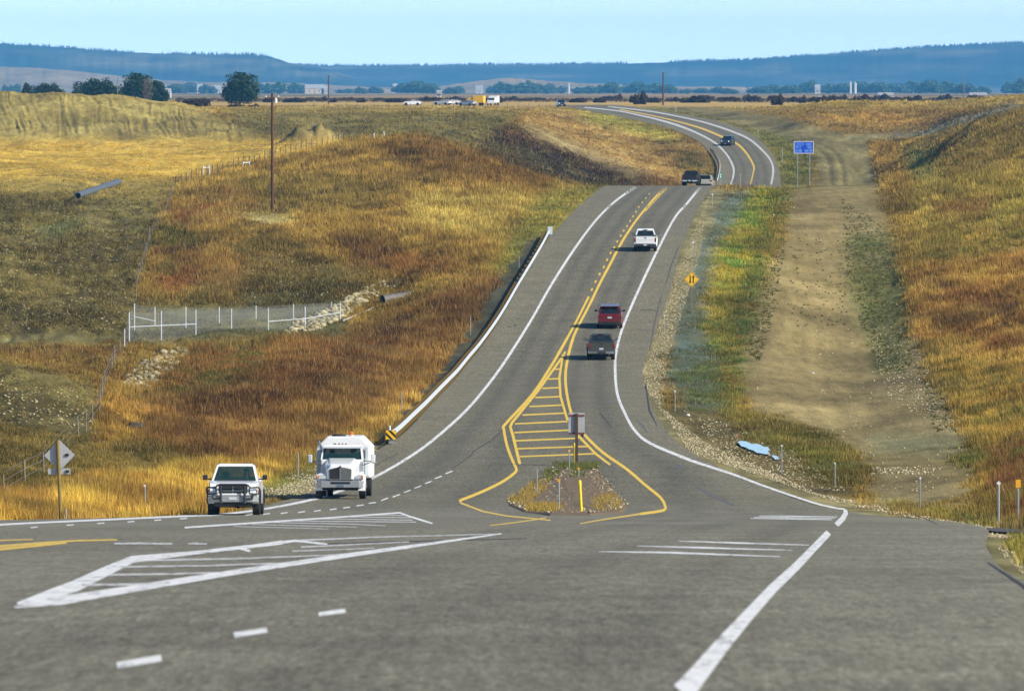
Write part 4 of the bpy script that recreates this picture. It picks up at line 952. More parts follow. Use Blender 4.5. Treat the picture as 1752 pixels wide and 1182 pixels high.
# diamond sign seen from the back at the left
p = hit(104.5, 891); s_ = p.y / F
t = empty('road_sign', p, (0, R(.9) * -1, 0)); tag(t, 'back of a grey diamond sign with a small plate below on a yellowish timber post', 'road sign')
MB().tube((.0, 0, -.3), (-3.5 * s_, 0, 138 * s_), 3.1 * s_, 2.9 * s_, 12).build('post', M_wood, t, True)
cz = 112.5 * s_; r_ = 26.5 * s_; MB().prism([(-1 * s_ - r_, .1, cz), (-1 * s_, .1, cz - r_), (-1 * s_ + r_, .1, cz), (-1 * s_, .1, cz + r_)], (0, .012, 0)).build('panel', M_sback, t)
MB().box(-21 * s_, 17 * s_, .1, .112, 80 * s_, 90 * s_).build('plate', M_sback, t)
MB().box(9 * s_, 15 * s_, .05, .098, 111 * s_, 115 * s_).build('clip', M_black, t)
MB().box(9 * s_, 15 * s_, .05, .098, 83 * s_, 86.5 * s_).build('clip', M_black, t)

# yellow two-way traffic sign
p = hit(1183.5, 536); s_ = p.y / F
t = empty('warning_sign', p); tag(t, 'yellow diamond two-way traffic sign with black arrows on a thin timber post', 'warning sign')
MB().box(-1.1 * s_, 1.1 * s_, -.04, .04, -.2, 58 * s_).build('post', M_greywood, t)
cz = 58 * s_; r_ = 13.2 * s_
MB().prism([(-r_, -.07, cz), (0, -.07, cz - r_), (r_, -.07, cz), (0, -.07, cz + r_)], (0, .015, 0)).build('panel', M_ysign, t)
r2, r3 = 12.2 * s_, 11.5 * s_
bm_ = MB()
for a, b_ in (((-1, 0), (0, -1)), ((0, -1), (1, 0)), ((1, 0), (0, 1)), ((0, 1), (-1, 0))):
    bm_.prism([(a[0] * r2, -.076, cz + a[1] * r2), (b_[0] * r2, -.076, cz + b_[1] * r2), (b_[0] * r3, -.076, cz + b_[1] * r3), (a[0] * r3, -.076, cz + a[1] * r3)], (0, .004, 0))
bm_.build('border', M_black, t)
for sx, up in ((-1, -1), (1, 1)):
    x = sx * 2.6 * s_; q = s_
    MB().prism([(x - .95 * q, -.08, cz - 7 * q * up), (x + .95 * q, -.08, cz - 7 * q * up), (x + .95 * q, -.08, cz + 3.2 * q * up), (x + 2.5 * q, -.08, cz + 3.2 * q * up), (x, -.08, cz + 7.2 * q * up), (x - 2.5 * q, -.08, cz + 3.2 * q * up), (x - .95 * q, -.08, cz + 3.2 * q * up)], (0, .008, 0)).build('arrow', M_black, t)

# blue service sign, lettering too far off to read: rows of pale letter-like marks
d_ = 862.0; p = Vector((float(rayx(1375, 318)) * d_, d_, float(grid_z(float(rayx(1375, 318)) * d_, d_)))); s_ = d_ / F
zt = float(dirz(242)) * d_ - p.z; zb = float(dirz(263)) * d_ - p.z
t = empty('information_sign', p); tag(t, 'blue rectangular sign with pale lettering on two tall steel posts', 'sign')
for x in (-10.3, 10.5): MB().box((x - .7) * s_, (x + .7) * s_, 0, .08, -.6, zb + .3).build('post', M_steel, t)
MB().box(-16.8 * s_, 16.8 * s_, -.06, -.01, zb, zt).build('panel', M_blue, t)
fr = MB()
for a in ((-16.8, -16, zb, zt), (16, 16.8, zb, zt)): fr.box(a[0] * s_, a[1] * s_, -.075, -.062, a[2], a[3])
for a in ((zb, zb + .8 * s_), (zt - .8 * s_, zt)): fr.box(-16 * s_, 16 * s_, -.075, -.062, a[0], a[1])
fr.build('border', M_wht, t)
M_lett = mat('pale_blue_lettering', (.22, .48, .92), .5, 0, .04)
def text_part(s, size, x, z, m, parent, y=-.066, name='lettering', align='CENTER'):
    cu = bpy.data.curves.new(name, 'FONT'); cu.body = s; cu.size = size; cu.align_x = align; cu.align_y = 'CENTER'; cu.extrude = .003; cu.offset = size * .012
    o = bpy.data.objects.new(name, cu); S.collection.objects.link(o); o.parent = parent; o.location = (x, y, z); o.rotation_euler = (R(90), 0, 0)
    bpy.context.view_layer.update(); me = bpy.data.meshes.new_from_object(o.evaluated_get(bpy.context.evaluated_depsgraph_get()))
    S.collection.objects.unlink(o); bpy.data.objects.remove(o); o2 = link(name, me, m, parent, (x, y, z)); me.materials.clear(); me.materials.append(m); o2.rotation_euler = (R(90), 0, 0); return o2
rl = random.Random(4)
def marks(x0, x1, z0, z1, n):
    mb = MB(); w = (x1 - x0) / n
    for i in range(n):
        xa = x0 + w * i + w * .12; xb = xa + w * .7; k = rl.random(); th_ = .5 * s_
        mb.box(xa, xa + th_, -.07, -.062, z0, z1)
        if k < .8: mb.box(xa + th_, xb, -.07, -.062, z1 - th_, z1)
        if k > .3: mb.box(xa + th_, xb, -.07, -.062, (z0 + z1) / 2, (z0 + z1) / 2 + th_)
        if k > .5: mb.box(xb - th_, xb, -.07, -.062, z0, z1 - th_ * 1.05)
        if k < .4: mb.box(xa + th_, xb - th_ * 1.02, -.07, -.062, z0, z0 + th_)
    mb.build('lettering', M_lett, t)
marks(-14 * s_, 1.5 * s_, zt - 7.6 * s_, zt - 2.6 * s_, 6); marks(4 * s_, 14 * s_, zt - 7.6 * s_, zt - 2.6 * s_, 4)
marks(-14 * s_, -4 * s_, zb + 9 * s_, zb + 12.4 * s_, 4); marks(5 * s_, 14 * s_, zb + 9 * s_, zb + 12.4 * s_, 4)
marks(-14.6 * s_, -3 * s_, zb + 2 * s_, zb + 7.4 * s_, 5); marks(1.5 * s_, 14.6 * s_, zb + 2 * s_, zb + 7.4 * s_, 5)

# small green mile marker beyond the rise
d_ = 880; x = float(rayx(1233, 317)) * d_; t = empty('mile_marker', (x, d_, float(ZR(x, d_)))); tag(t, 'small green mile marker on a thin post beyond the rise by the cream SUV', 'marker sign')
zt = float(dirz(296)) * d_ - float(ZR(x, d_)); s_ = d_ / F
MB().box(-.03, .03, 0, .05, -.2, zt).build('post', M_steel, t); MB().box(-2.4 * s_, 2.4 * s_, -.03, -.005, zt - 10 * s_, zt).build('panel', M_green, t)
MB().box(-.8 * s_, .8 * s_, -.036, -.031, zt - 8.5 * s_, zt - 5.6 * s_).box(-.8 * s_, .8 * s_, -.036, -.031, zt - 4.6 * s_, zt - 1.6 * s_).build('lettering', M_wht, t)

# utility poles
def utility(px, top, base, d, label, m=M_darkwood, arm=True, r=None, ins=False):
    if d < 1700: X = float(rayx(px, base)) * d; z = float(grid_z(X, d))
    else: X = float(rayx(px, base)) * d; z = plain
    zt = float(dirz(top)) * d; t = empty('utility_pole', (X, d, z)); tag(t, label, 'utility pole')
    r = r or .16; MB().tube((0, 0, -.5), (0, 0, zt - z), r, r * .72, 10).build('pole', m, t, True)
    if arm: MB().box(-.7, .7, -.14, -.03, zt - z - .55, zt - z - .42).build('crossarm', m, t)
    if ins: 
        for x in (-.62, .62): MB().lathe([(0, .05), (.1, .09), (.18, .04)], (x, -.08, zt - z - .42), 8, 'z').build('insulator', M_refl, t)
        MB().lathe([(0, .14), (.45, .14), (.5, .05)], (.36, -.1, zt - z - .95), 12, 'z').build('transformer', M_refl, t, True)
pp = hit(466, 362)
utility(466, 160, 362, pp.y, 'tall dark reddish brown utility pole standing on the left hillside', mat('pole_wood', (.085, .035, .02), .85, var=.35, scale=3), True, .155, True)
utility(562, 129, 172, 2050, 'thin far utility pole on the plain left of centre', arm=False, r=.22)
utility(1134.5, 124, 172, 1900, 'thin far dark utility pole on the plain above the highway bend', arm=False, r=.25)
utility(201, 133, 166, 1500, 'thin pale far pole behind the spoil mound between two dark trees', M_greywood, False, .12)
utility(1649, 128, 172, 2400, 'very thin far pole on the plain at the right', M_greywood, False, .16)

# guardrail
GRP = [(390, 668), (400, 684), (420, 709), (440, 733), (460, 755), (480, 776), (515, 810), (545, 850), (580, 890), (615, 927), (640, 941)]
gx = pchip([d for d, _ in GRP], [float(rayx(px, pyr(d))) * d for d, px in GRP])
yy = np.arange(391, 638, 1.905); xx = gx(yy); zz = ZR(xx, yy)
prof = [(.0, .40), (.035, .44), (.075, .50), (.035, .555), (.0, .575), (.035, .60), (.075, .655), (.035, .72), (.0, .75)]
org = Vector((float(xx[0]), float(yy[0]), float(zz[0])))
t = empty('guardrail', org); tag(t, 'long galvanised guardrail on timber posts along the left edge of the highway', 'guardrail')
dxy = np.stack([np.gradient(xx), np.gradient(yy)], 1); dxy /= np.linalg.norm(dxy, axis=1)[:, None]; nn = np.stack([dxy[:, 1], -dxy[:, 0]], 1)
co = []; 
for i in range(len(yy)):
    for o_, h_ in prof: co.append((xx[i] + nn[i, 0] * o_ - org.x, yy[i] + nn[i, 1] * o_ - org.y, zz[i] + h_ - org.z))
k = len(prof); fa = [(i * k + j, (i + 1) * k + j, (i + 1) * k + j + 1, i * k + j + 1) for i in range(len(yy) - 1) for j in range(k - 1)]
o = fast_mesh('rail', np.array(co), np.array(fa), M_rail, True, t); sm = o.modifiers.new('s', 'SOLIDIFY'); sm.thickness = .012
posts = list(range(0, len(yy), 1))
pm = None
for n_, i in enumerate(posts):
    if n_ > 98 and n_ % 2: continue
    if pm is None:
        o = MB().box(-.10, .10, -.075, .075, -.25, .70).build('post', M_block, t); pm = o.data
        o2 = MB().box(-.10, .12, -.075, .075, .46, .68).build('spacer_block', M_block, t); bm2 = o2.data
    else:
        o = link('post', pm, None, t); o2 = link('spacer_block', bm2, None, t) if False else None
    o.location = (xx[i] - nn[i, 0] * .26 - org.x, yy[i] - nn[i, 1] * .26 - org.y, zz[i] - org.z); o.rotation_euler = (0, 0, math.atan2(dxy[i, 1], dxy[i, 0]) - math.pi / 2)
    if o2: o2.location = (xx[i] - nn[i, 0] * .11 - org.x, yy[i] - nn[i, 1] * .11 - org.y, zz[i] - org.z)
# terminals
e = MB(); s_ = 391 / F
x0, y0, z0 = 0, -.35, 0
e.box(-.30, .26, -.50, -.42, .30, .80); et = e.build('end_panel', M_ysign, t)
st = MB()
for c in (-.55, -.18, .19):
    a0, a1 = max(-.30, c - .0), None
    pts_ = []
    for (u0, v0) in ((c, .80), (c + .16, .80), (c + .16 + .5, .30), (c + .5, .30)):
        pts_.append((u0, v0))
    # clip to the panel
    def clip(poly, f):
        o_ = []
        for (p0, p1) in zip(poly, poly[1:] + poly[:1]):
            i0, i1 = f(p0), f(p1)
            if i0 >= 0: o_.append(p0)
            if i0 * i1 < 0:
                q_ = i0 / (i0 - i1); o_.append((p0[0] + (p1[0] - p0[0]) * q_, p0[1] + (p1[1] - p0[1]) * q_))
        return o_
    pts_ = clip(clip(pts_, lambda q_: q_[0] + .30), lambda q_: .26 - q_[0])
    if len(pts_) >= 3: st.prism([(u_, -.508, v_) for u_, v_ in pts_], (0, .006, 0))
st.build('black_stripes', M_black, et)
MB().box(-.14, .12, -.42, .25, .05, .34).build('end_anchor', M_steel, t)
MB().tube((-.1, .5, .75), (-.1, .5, 1.02), .06, .05, 8).build('reflector', M_refl, t)
j = len(yy) - 1; ex, ey, ez = xx[j] - org.x, yy[j] - org.y, zz[j] - org.z
MB().box(ex - .12, ex + .32, ey, ey + .9, ez + .25, ez + .95).build('end_terminal', M_rail, t)
MB().box(ex - .05, ex + .25, ey + .35, ey + .5, ez - .2, ez + .26).build('end_anchor', M_steel, t)
# short rail left of the far bend
yy2 = np.arange(1183, 1262, 2.0); xx2 = XL(yy2) + .5; zz2 = ZR(xx2, yy2); org2 = Vector((float(xx2[0]), float(yy2[0]), float(zz2[0])))
t2 = empty('guardrail', org2); tag(t2, 'far guardrail curving along the inside of the bend beyond the rise', 'guardrail')
co = []
for i in range(len(yy2)):
    for o_, h_ in prof: co.append((xx2[i] + o_ - org2.x, yy2[i] - org2.y, zz2[i] + h_ - org2.z))
fa = [(i * k + j, (i + 1) * k + j, (i + 1) * k + j + 1, i * k + j + 1) for i in range(len(yy2) - 1) for j in range(k - 1)]
o = fast_mesh('rail', np.array(co), np.array(fa), M_rail, True, t2); sm = o.modifiers.new('s', 'SOLIDIFY'); sm.thickness = .012
for i in range(0, len(yy2), 2):
    o = link('post', pm, None, t2); o.location = (xx2[i] - org2.x - .2, yy2[i] - org2.y, zz2[i] - org2.z)

# chain link enclosure
M_mesh = bpy.data.materials.new('chain_link'); t_, b, o_ = nodes(M_mesh)
n_ = noise(t_, 3.0); r_ = ramp(t_, n_.outputs[0], [(0, (.20, .21, .21)), (1, (.28, .29, .29))]); t_.links.new(r_.outputs[0], b.inputs['Base Color']); b.inputs['Roughness'].default_value = .6
tc_ = t_.nodes.new('ShaderNodeTexCoord'); sp = t_.nodes.new('ShaderNodeSeparateXYZ'); t_.links.new(tc_.outputs['Object'], sp.inputs[0])
def mth(op, a, b_=None):
    n = t_.nodes.new('ShaderNodeMath'); n.operation = op
    for i, v in enumerate((a, b_)):
        if v is None: continue
        if isinstance(v, (int, float)): n.inputs[i].default_value = v
        else: t_.links.new(v, n.inputs[i])
    return n.outputs[0]
ssum = mth('ADD', sp.outputs[0], sp.outputs[1])
wires = mth('MAXIMUM', mth('GREATER_THAN', mth('FRACT', mth('MULTIPLY', mth('ADD', ssum, sp.outputs[2]), 14.0)), .92), mth('GREATER_THAN', mth('FRACT', mth('MULTIPLY', mth('SUBTRACT', ssum, sp.outputs[2]), 14.0)), .92))
tr_ = t_.nodes.new('ShaderNodeBsdfTransparent'); mx = t_.nodes.new('ShaderNodeMixShader'); t_.links.new(wires, mx.inputs[0]); t_.links.new(tr_.outputs[0], mx.inputs[1]); t_.links.new(b.outputs[0], mx.inputs[2]); t_.links.new(mx.outputs[0], o_.inputs[0])
front = [(213, 601, 563), (221, 583, 534), (276, 584, 532), (335, 581, 530), (396, 578, 528), (459, 575, 527), (522, 568, 524), (582, 553, 518)]
back = [(230, 566, 519), (265, 576, 525), (318, 574, 525), (375, 573, 525), (438, 575, 523), (502, 571, 520), (567, 553, 517)]
org = hit(221, 583); t = empty('chain_link_fence', org); tag(t, 'galvanised chain link fence enclosing the basin at the foot of the left hill', 'fence')
def fence_run(L, d0, d1, mid_spans, addp=True):
    P = []
    for i, (px, b_, tp) in enumerate(L):
        d = d0 + (d1 - d0) * i / (len(L) - 1); X = float(rayx(px, b_)) * d; zb_ = min(float(dirz(b_)) * d, 99); zt_ = float(dirz(tp)) * d
        gz = float(grid_z(X, d)); zb_ = min(zb_, gz)
        P.append((X - org.x, d - org.y, zb_ - org.z, zt_ - org.z))
        o = MB().tube((P[-1][0], P[-1][1], zb_ - org.z - .2), (P[-1][0], P[-1][1], zt_ - org.z), .045, .045, 8).build('post', M_rail, t, True)
    for i in range(len(P) - 1):
        a, b_ = P[i], P[i + 1]
        if i in mid_spans:
            za, zb2 = a[2] + (a[3] - a[2]) * .52, b_[2] + (b_[3] - b_[2]) * .52
            MB().tube((a[0], a[1], za), (b_[0], b_[1], zb2), .035, .035, 6).build('brace_rail', M_rail, t)
    mb = MB()
    for a, b_ in zip(P, P[1:]): mb.poly([(a[0], a[1] + .03, a[2]), (b_[0], b_[1] + .03, b_[2]), (b_[0], b_[1] + .03, b_[3] - .08), (a[0], a[1] + .03, a[3] - .08)])
    mb.build('wire_mesh', M_mesh, t); return P
dF = hit(221, 583).y; A_ = fence_run(front, dF - 8, 566, (1, 2, 5, 6)); B_ = fence_run(back, dF + 6, 580, (0, 5))
for a, b_ in ((A_[1], B_[0]), (A_[-1], B_[-1])):
    MB().poly([(a[0], a[1], a[2]), (b_[0], b_[1], b_[2]), (b_[0], b_[1], b_[3] - .08), (a[0], a[1], a[3] - .08)]).build('wire_mesh', M_mesh, t)

# wire fences with timber posts
def wire_fence(L, label, hgt=1.15, m=M_greywood, wires=(0.35, .7, 1.05), every=1):
    P = [hit(px, py) for px, py in L]; org = P[0]; t = empty('wire_fence', org); tag(t, label, 'fence'); tops = []
    for q_ in P:
        hh = hgt * random.uniform(.85, 1.15); lx = random.uniform(-.06, .06); w_ = max(.05, .55 * q_.y / F * .9); b_ = q_ - org
        MB().tube((b_.x, b_.y, b_.z - .2), (b_.x + lx, b_.y, b_.z + hh), w_, w_ * .9, 7).build('post', m, t)
    for wz in wires:
        mb = MB()
        for a, b_ in zip(P, P[1:]):
            a_ = a - org; c_ = b_ - org; mb.tube((a_.x, a_.y, a_.z + wz), (c_.x, c_.y, c_.z + wz), .009, .009, 4, False)
        mb.build('wire', M_wire, t)
    return P
def interp_path(P, n):
    P = np.array(P, float); s = np.r_[0, np.cumsum(np.hypot(*np.diff(P, axis=0).T))]; u_ = np.linspace(0, s[-1], n); return list(zip(np.interp(u_, s, P[:, 0]), np.interp(u_, s, P[:, 1])))
wire_fence(interp_path([(301,318),(345,304),(400,290),(440,280),(480,268),(520,256),(560,249),(597,241)], 34), 'wire fence with dark timber posts running along the near edge of the yellow field', 1.25, mat('dark_post', (.09, .07, .05), .9))
wire_fence([(294,333),(289,355),(283,372),(256,412),(250,440),(243,462),(236,482),(233,512)], 'wire fence with timber posts dropping down the left hillside to the enclosure')
wire_fence([(205,605),(195,622),(191,636),(180,665),(174,684),(170,706),(158,725),(147,738),(134,745),(75,812),(43,828),(7,850)], 'wire fence with timber posts along the bottom of the grassy hollow at the left')
wire_fence(interp_path([(500,190),(700,189),(850,189),(960,187)], 26), 'far wire fence along the edge of the plain left of the highway', 1.3)
wire_fence(interp_path([(1700,196),(1738,180),(1790,176)], 6), 'short wire fence at the top of the stone chute', 1.2)
# H-braces of white pipe in the field fence
for px0, px1, b0, b1, lab in ((348, 363, 302, 299, 'white pipe H-brace in the field fence, the larger left one'), (416, 429, 288, 284, 'white pipe H-brace in the field fence, the smaller right one'), (640, 656, 240, 239, 'two pale pipe posts at the top of the golden hill')):
    a = hit(px0, b0); b_ = hit(px1, b1); b_.y = a.y + .4; b_.z = float(grid_z(b_.x, b_.y)); t = empty('fence_brace', a); tag(t, lab, 'fence brace'); h_ = px_h(a.y, 19 if px0 < 400 else 12)
    MB().tube((0, 0, -.1), (0, 0, h_), .07, .07, 8).build('post', M_rail, t); c_ = b_ - a
    MB().tube((c_.x, c_.y, c_.z - .1), (c_.x, c_.y, c_.z + h_), .07, .07, 8).build('post', M_rail, t)
    if px0 < 600: MB().tube((0, 0, h_ * .78), (c_.x, c_.y, c_.z + h_ * .78), .045, .045, 8).build('rail', M_rail, t)
    
# steel pipe lying on the hillside
M_pipe = mat('dull_steel_pipe', (.16, .18, .20), .5, .5, .25, 1.0)
a = hit(133, 341); b_ = hit(203, 317); r_ = 6.0 * a.y / F
t = empty('pipe', a); tag(t, 'long dark grey steel pipe lying across the slope below the yellow field', 'pipe'); c_ = b_ - a
ax = c_.normalized(); mb = MB(); q_ = ax.to_track_quat('Z', 'Y')
rings = []
for o_, rr in ((0, r_ * .8), (0, r_), (.05, r_ * 1.06), (.2, r_ * 1.06), (.22, r_), (c_.length * .62, r_), (c_.length * .62, r_ * 1.12), (c_.length * .66, r_ * 1.12), (c_.length * .66, r_), (c_.length, r_), (c_.length, r_ * .8)):
    rings.append([Vector((0, 0, r_)) + ax * o_ + q_ @ Vector((rr * math.cos(i * math.pi / 8), rr * math.sin(i * math.pi / 8), 0)) for i in range(16)])
mb.loft(rings, False).build('barrel', M_pipe, t, True)
MB().loft([[Vector((0, 0, r_)) + ax * .4 + q_ @ Vector((r_ * .8 * s__ * math.cos(i * math.pi / 8), r_ * .8 * s__ * math.sin(i * math.pi / 8), 0)) for i in range(16)] for s__ in (1, .3)]).build('mouth_shade', M_black, t)  # black disc inside the bore stands in for its shade
# corrugated culvert
a = hit(655, 521); r_ = 8.6 * a.y / F
t = empty('culvert_pipe', a + Vector((0, -.6, 0))); tag(t, 'corrugated culvert pipe sticking out of the foot of the embankment', 'culvert'); ax = Vector((.84, .5, .1)).normalized(); q_ = ax.to_track_quat('Z', 'Y'); cz = Vector((0, 0, r_ * .9)); rings = []
for i in range(44): rings.append([cz + ax * (i * .07) + q_ @ Vector(((r_ + (.03 if i % 2 else 0)) * math.cos(k_ * math.pi / 10), (r_ + (.03 if i % 2 else 0)) * math.sin(k_ * math.pi / 10), 0)) for k_ in range(20)])
MB().loft(rings, False).build('corrugated_shell', mat('culvert_steel', (.24, .22, .19), .6, .4, .3, 4), t, True)
MB().loft([[cz + ax * .25 + q_ @ Vector((r_ * s__ * .97 * math.cos(k_ * math.pi / 10), r_ * s__ * .97 * math.sin(k_ * math.pi / 10), 0)) for k_ in range(20)] for s__ in (1, .3)]).build('mouth_shade', M_black, t)  # black disc set in the culvert as the shade of its inside
# concrete drain channel from the culvert
a = hit(640, 532); b_ = hit(587, 552); mb = MB(); n_ = 14; rg = []
t = empty('drain_channel', a); tag(t, 'narrow pale concrete drain running down from the culvert pipe', 'drain')
for i in range(n_ + 1):
    q_ = hit(640 + (587 - 640) * i / n_, 530 + (552 - 530) * i / n_) - a; rg.append([q_ + Vector((0, -.35, .10)), q_ + Vector((0, -.35, .24)), q_ + Vector((0, .05, .24)), q_ + Vector((0, .05, .10))])
mb.loft(rg).build('channel', mat('pale_concrete', (.36, .33, .27), .9), t)
# dark rock outlet at the creek
for k_, (px, py, s__) in enumerate(((236, 688, .55), (228, 700, .4), (232, 735, .5))):
    q_ = hit(px, py); mb = MB(); rr = random.Random(k_); rg = []
    for zz_, sc in ((-.2, 1), (.25, .95), (.5, .55)): rg.append([(s__ * sc * (1 + .3 * rr.random()) * math.cos(i * .785), s__ * sc * (1 + .3 * rr.random()) * math.sin(i * .785), zz_ * s__ * 1.6) for i in range(8)])
    tag(mb.loft(rg).build('boulder', mat('dark_boulder', (.05, .045, .035), .9), None, loc=q_), ['dark boulder just below the lower rock lining', 'smaller dark boulder left of the creek bed', 'dark boulder lowest in the creek bed'][k_], 'boulder')
# ------------------------------------------------------------------ vehicles (local +Y is forward, +X is the right-hand side)
M_tyre = mat('tyre_rubber', (.014, .014, .014), .85, var=.2, scale=9); M_rim = mat('alloy_rim', (.42, .43, .45), .35, .8, .1)
M_dark = mat('black_trim', (.015, .016, .017), .55, var=.2); M_chrome = mat('chrome', (.62, .64, .66), .16, 1.0, .06); M_under = mat('underbody', (.012, .012, .012), .9)
M_lens = mat('headlamp_lens', (.62, .66, .68), .12, .3, .25, 14, coat=1); M_amber = mat('amber_lens', (.75, .20, .02), .25); M_red = mat('tail_lamp', (.16, .008, .010), .2, coat=1)
M_plate = mat('licence_plate', (.55, .57, .62), .5, 0, .25, 30); M_grille = mat('grille_mesh', (.03, .033, .033), .5, .3, .5, 24); M_seat = mat('seat_fabric', (.04, .042, .045), .9)
M_skin = mat('skin', (.46, .27, .19), .6); M_shirt = mat('pale_shirt', (.42, .50, .50), .85); M_hair = mat('dark_hair', (.03, .02, .015), .8)
def glass(name, a=.86, col=(.012, .02, .024)):
    m = bpy.data.materials.new(name); t_, b, o = nodes(m); n = noise(t_, 2.0); r = ramp(t_, n.outputs[0], [(0, tuple(c * .8 for c in col)), (1, tuple(c * 1.2 for c in col))])
    t_.links.new(r.outputs[0], b.inputs['Base Color']); b.inputs['Roughness'].default_value = .04; b.inputs['Alpha'].default_value = a; return m
M_glass = glass('tinted_glass'); M_glass2 = glass('windscreen_glass', .62, (.015, .05, .05))
def paintm(name, c, rough=.32, metal=0.0, coat=.8): return mat(name, c, rough, metal, .06, 1.3, coat)

def extrude_profile(name, pts, wf, m, parent, bev=.035):
    bm = bmesh.new(); L_ = [bm.verts.new((-wf(y, z), y, z)) for y, z in pts]; R_ = [bm.verts.new((wf(y, z), y, z)) for y, z in pts]; n = len(pts)
    for i in range(n): bm.faces.new((L_[i], L_[(i + 1) % n], R_[(i + 1) % n], R_[i]))
    a = bm.faces.new(L_[::-1]); b = bm.faces.new(R_)
    bmesh.ops.triangulate(bm, faces=[a, b]); bmesh.ops.recalc_face_normals(bm, faces=bm.faces[:])
    me = bpy.data.meshes.new(name); bm.to_mesh(me); bm.free(); o = link(name, me, m, parent)
    b_ = o.modifiers.new('b', 'BEVEL'); b_.width = bev; b_.segments = 2; b_.limit_method = 'ANGLE'; b_.angle_limit = R(32)
    me.polygons.foreach_set('use_smooth', [True] * len(me.polygons)); es = o.modifiers.new('w', 'WEIGHTED_NORMAL'); return o
def arch(cy, cz, r, n=9): return [(cy + r * math.cos(a), cz + r * math.sin(a)) for a in [math.pi * i / n for i in range(n + 1)]]
def wheel(x, y, r, w, parent, rimm=None, nm='wheel'):
    s = 1 if x > 0 else -1
    t_ = MB().lathe([(-w / 2, r * .62), (-w / 2, r * .93), (-w / 2 + .03, r), (w / 2 - .03, r), (w / 2, r * .93), (w / 2, r * .62)], (0, 0, 0), 28).build(nm, M_tyre, parent, True)
    t_.location = (x, y, r)
    o = s * (w / 2 - .03)
    mb = MB().lathe([(o * .2, r * .62), (o, r * .62), (o + s * .012, r * .54), (o - s * .05, r * .50), (o - s * .05, r * .2), (o, r * .14)], (0, 0, 0), 20)
    mb.build('rim', rimm or M_rim, t_, True); return t_
def quadframe(A, B, C, Dp, m1, m2, inset=.02):
    """A,B bottom, C,D top; frame width m1 sides, m2 top and bottom. returns frame quads and glass quad"""
    A, B, C, Dp = map(Vector, (A, B, C, Dp)); w0 = (B - A).length; w1 = (C - Dp).length; h = ((Dp - A).length + (C - B).length) / 2
    def P(u, v): return (A.lerp(B, u)).lerp(Dp.lerp(C, u), v)
    v0, v1 = m2[0] / h, 1 - m2[1] / h; a = P(m1[0] / w0, v0); b = P(1 - m1[1] / w0, v0); c = P(1 - m1[1] / w1, v1); d = P(m1[0] / w1, v1)
    nrm = (B - A).cross(Dp - A).normalized() * inset
    return [(A, B, b, a), (B, C, c, b), (C, Dp, d, c), (Dp, A, a, d)], [p - nrm for p in (a, b, c, d)]
def greenhouse(t, yb0, yb1, yt0, yt1, zb, zt, hb, ht, m, split, gm=None, ws=None, rear_m=None, roofh=.07, rear_lo=.02):
    """yb0 rear base, yb1 front base"""
    A = [(-hb, yb1, zb), (hb, yb1, zb), (hb, yb0, zb), (-hb, yb0, zb)]; T = [(-ht, yt1, zt), (ht, yt1, zt), (ht, yt0, zt), (-ht, yt0, zt)]
    fr = MB(); panes = []
    f, g = quadframe(A[1], A[0], T[0], T[1], (.07, .07), (.01, .05)); fr_f = f; panes.append(('windscreen', g, ws or M_glass2))
    f2, g2 = quadframe(A[3], A[2], T[2], T[3], (.10, .10), (rear_lo, .07)); panes.append(('rear_window', g2, rear_m or gm or M_glass))
    fs = f + f2
    for sx in (1, -1):
        cuts = [0] + split + [1]
        for u0, u1 in zip(cuts, cuts[1:]):
            if sx == 1:
                a = Vector(A[2]).lerp(Vector(A[1]), u0); b = Vector(A[2]).lerp(Vector(A[1]), u1); c = Vector(T[2]).lerp(Vector(T[1]), u1); d = Vector(T[2]).lerp(Vector(T[1]), u0)
            else:
                a = Vector(A[0]).lerp(Vector(A[3]), 1 - u1); b = Vector(A[0]).lerp(Vector(A[3]), 1 - u0); c = Vector(T[0]).lerp(Vector(T[3]), 1 - u0); d = Vector(T[0]).lerp(Vector(T[3]), 1 - u1)
            q, g = quadframe(a, b, c, d, (.05, .05), (.015, .05)); fs += q; panes.append(('side_window', g, gm or M_glass))
    for q in fs: fr.poly(q)
    R2 = [(-ht * .86, yt1 - .14, zt + roofh), (ht * .86, yt1 - .14, zt + roofh), (ht * .86, yt0 + .12, zt + roofh), (-ht * .86, yt0 + .12, zt + roofh)]
    for i in range(4): fr.poly((T[i], T[(i + 1) % 4], R2[(i + 1) % 4], R2[i]))
    fr.poly(R2[::-1])
    bmesh.ops.remove_doubles(fr.bm, verts=fr.bm.verts[:], dist=.0005)
    o = fr.build('cab', m, t); sm = o.modifiers.new('s', 'SOLIDIFY'); sm.thickness = .03; sm.offset = -1
    for nm, g, mm in panes: MB().poly(g).build(nm, mm, t)
def mirror_(t, x, y, z, w=.19, h=.2, m=None, face=False):
    s = 1 if x > 0 else -1
    o = MB().box(x - w / 2, x + w / 2, y - .06, y + .08, z - h / 2, z + h / 2, .03).build('mirror', m or M_dark, t)
    MB().tube((x - s * w * .4, y, z - h * .3), (x - s * (w * .5 + .16), y, z - h * .35), .03, .03, 6).build('arm', M_dark, o)
    if face: MB().box(x - w * .38, x + w * .38, y - .075, y - .062, z - h * .36, z + h * .36).build('glass', M_chrome, o)
def seats(t, y, zb, z=1.60, xs=(-.4, .4)):
    for x in xs: MB().box(x - .24, x + .24, y - .08, y + .08, zb + .02, z - .12, .05).box(x - .12, x + .12, y - .05, y + .05, z - .12, z + .08, .04).build('seat', M_seat, t)
    MB().box(-.85, .85, y + .72, y + .95, zb + .012, zb + .09, .02).build('dashboard', M_seat, t)
    MB().box(-.86, .86, y - .35, y + .95, zb + .004, zb + .008).build('cabin_floor', M_seat, t)
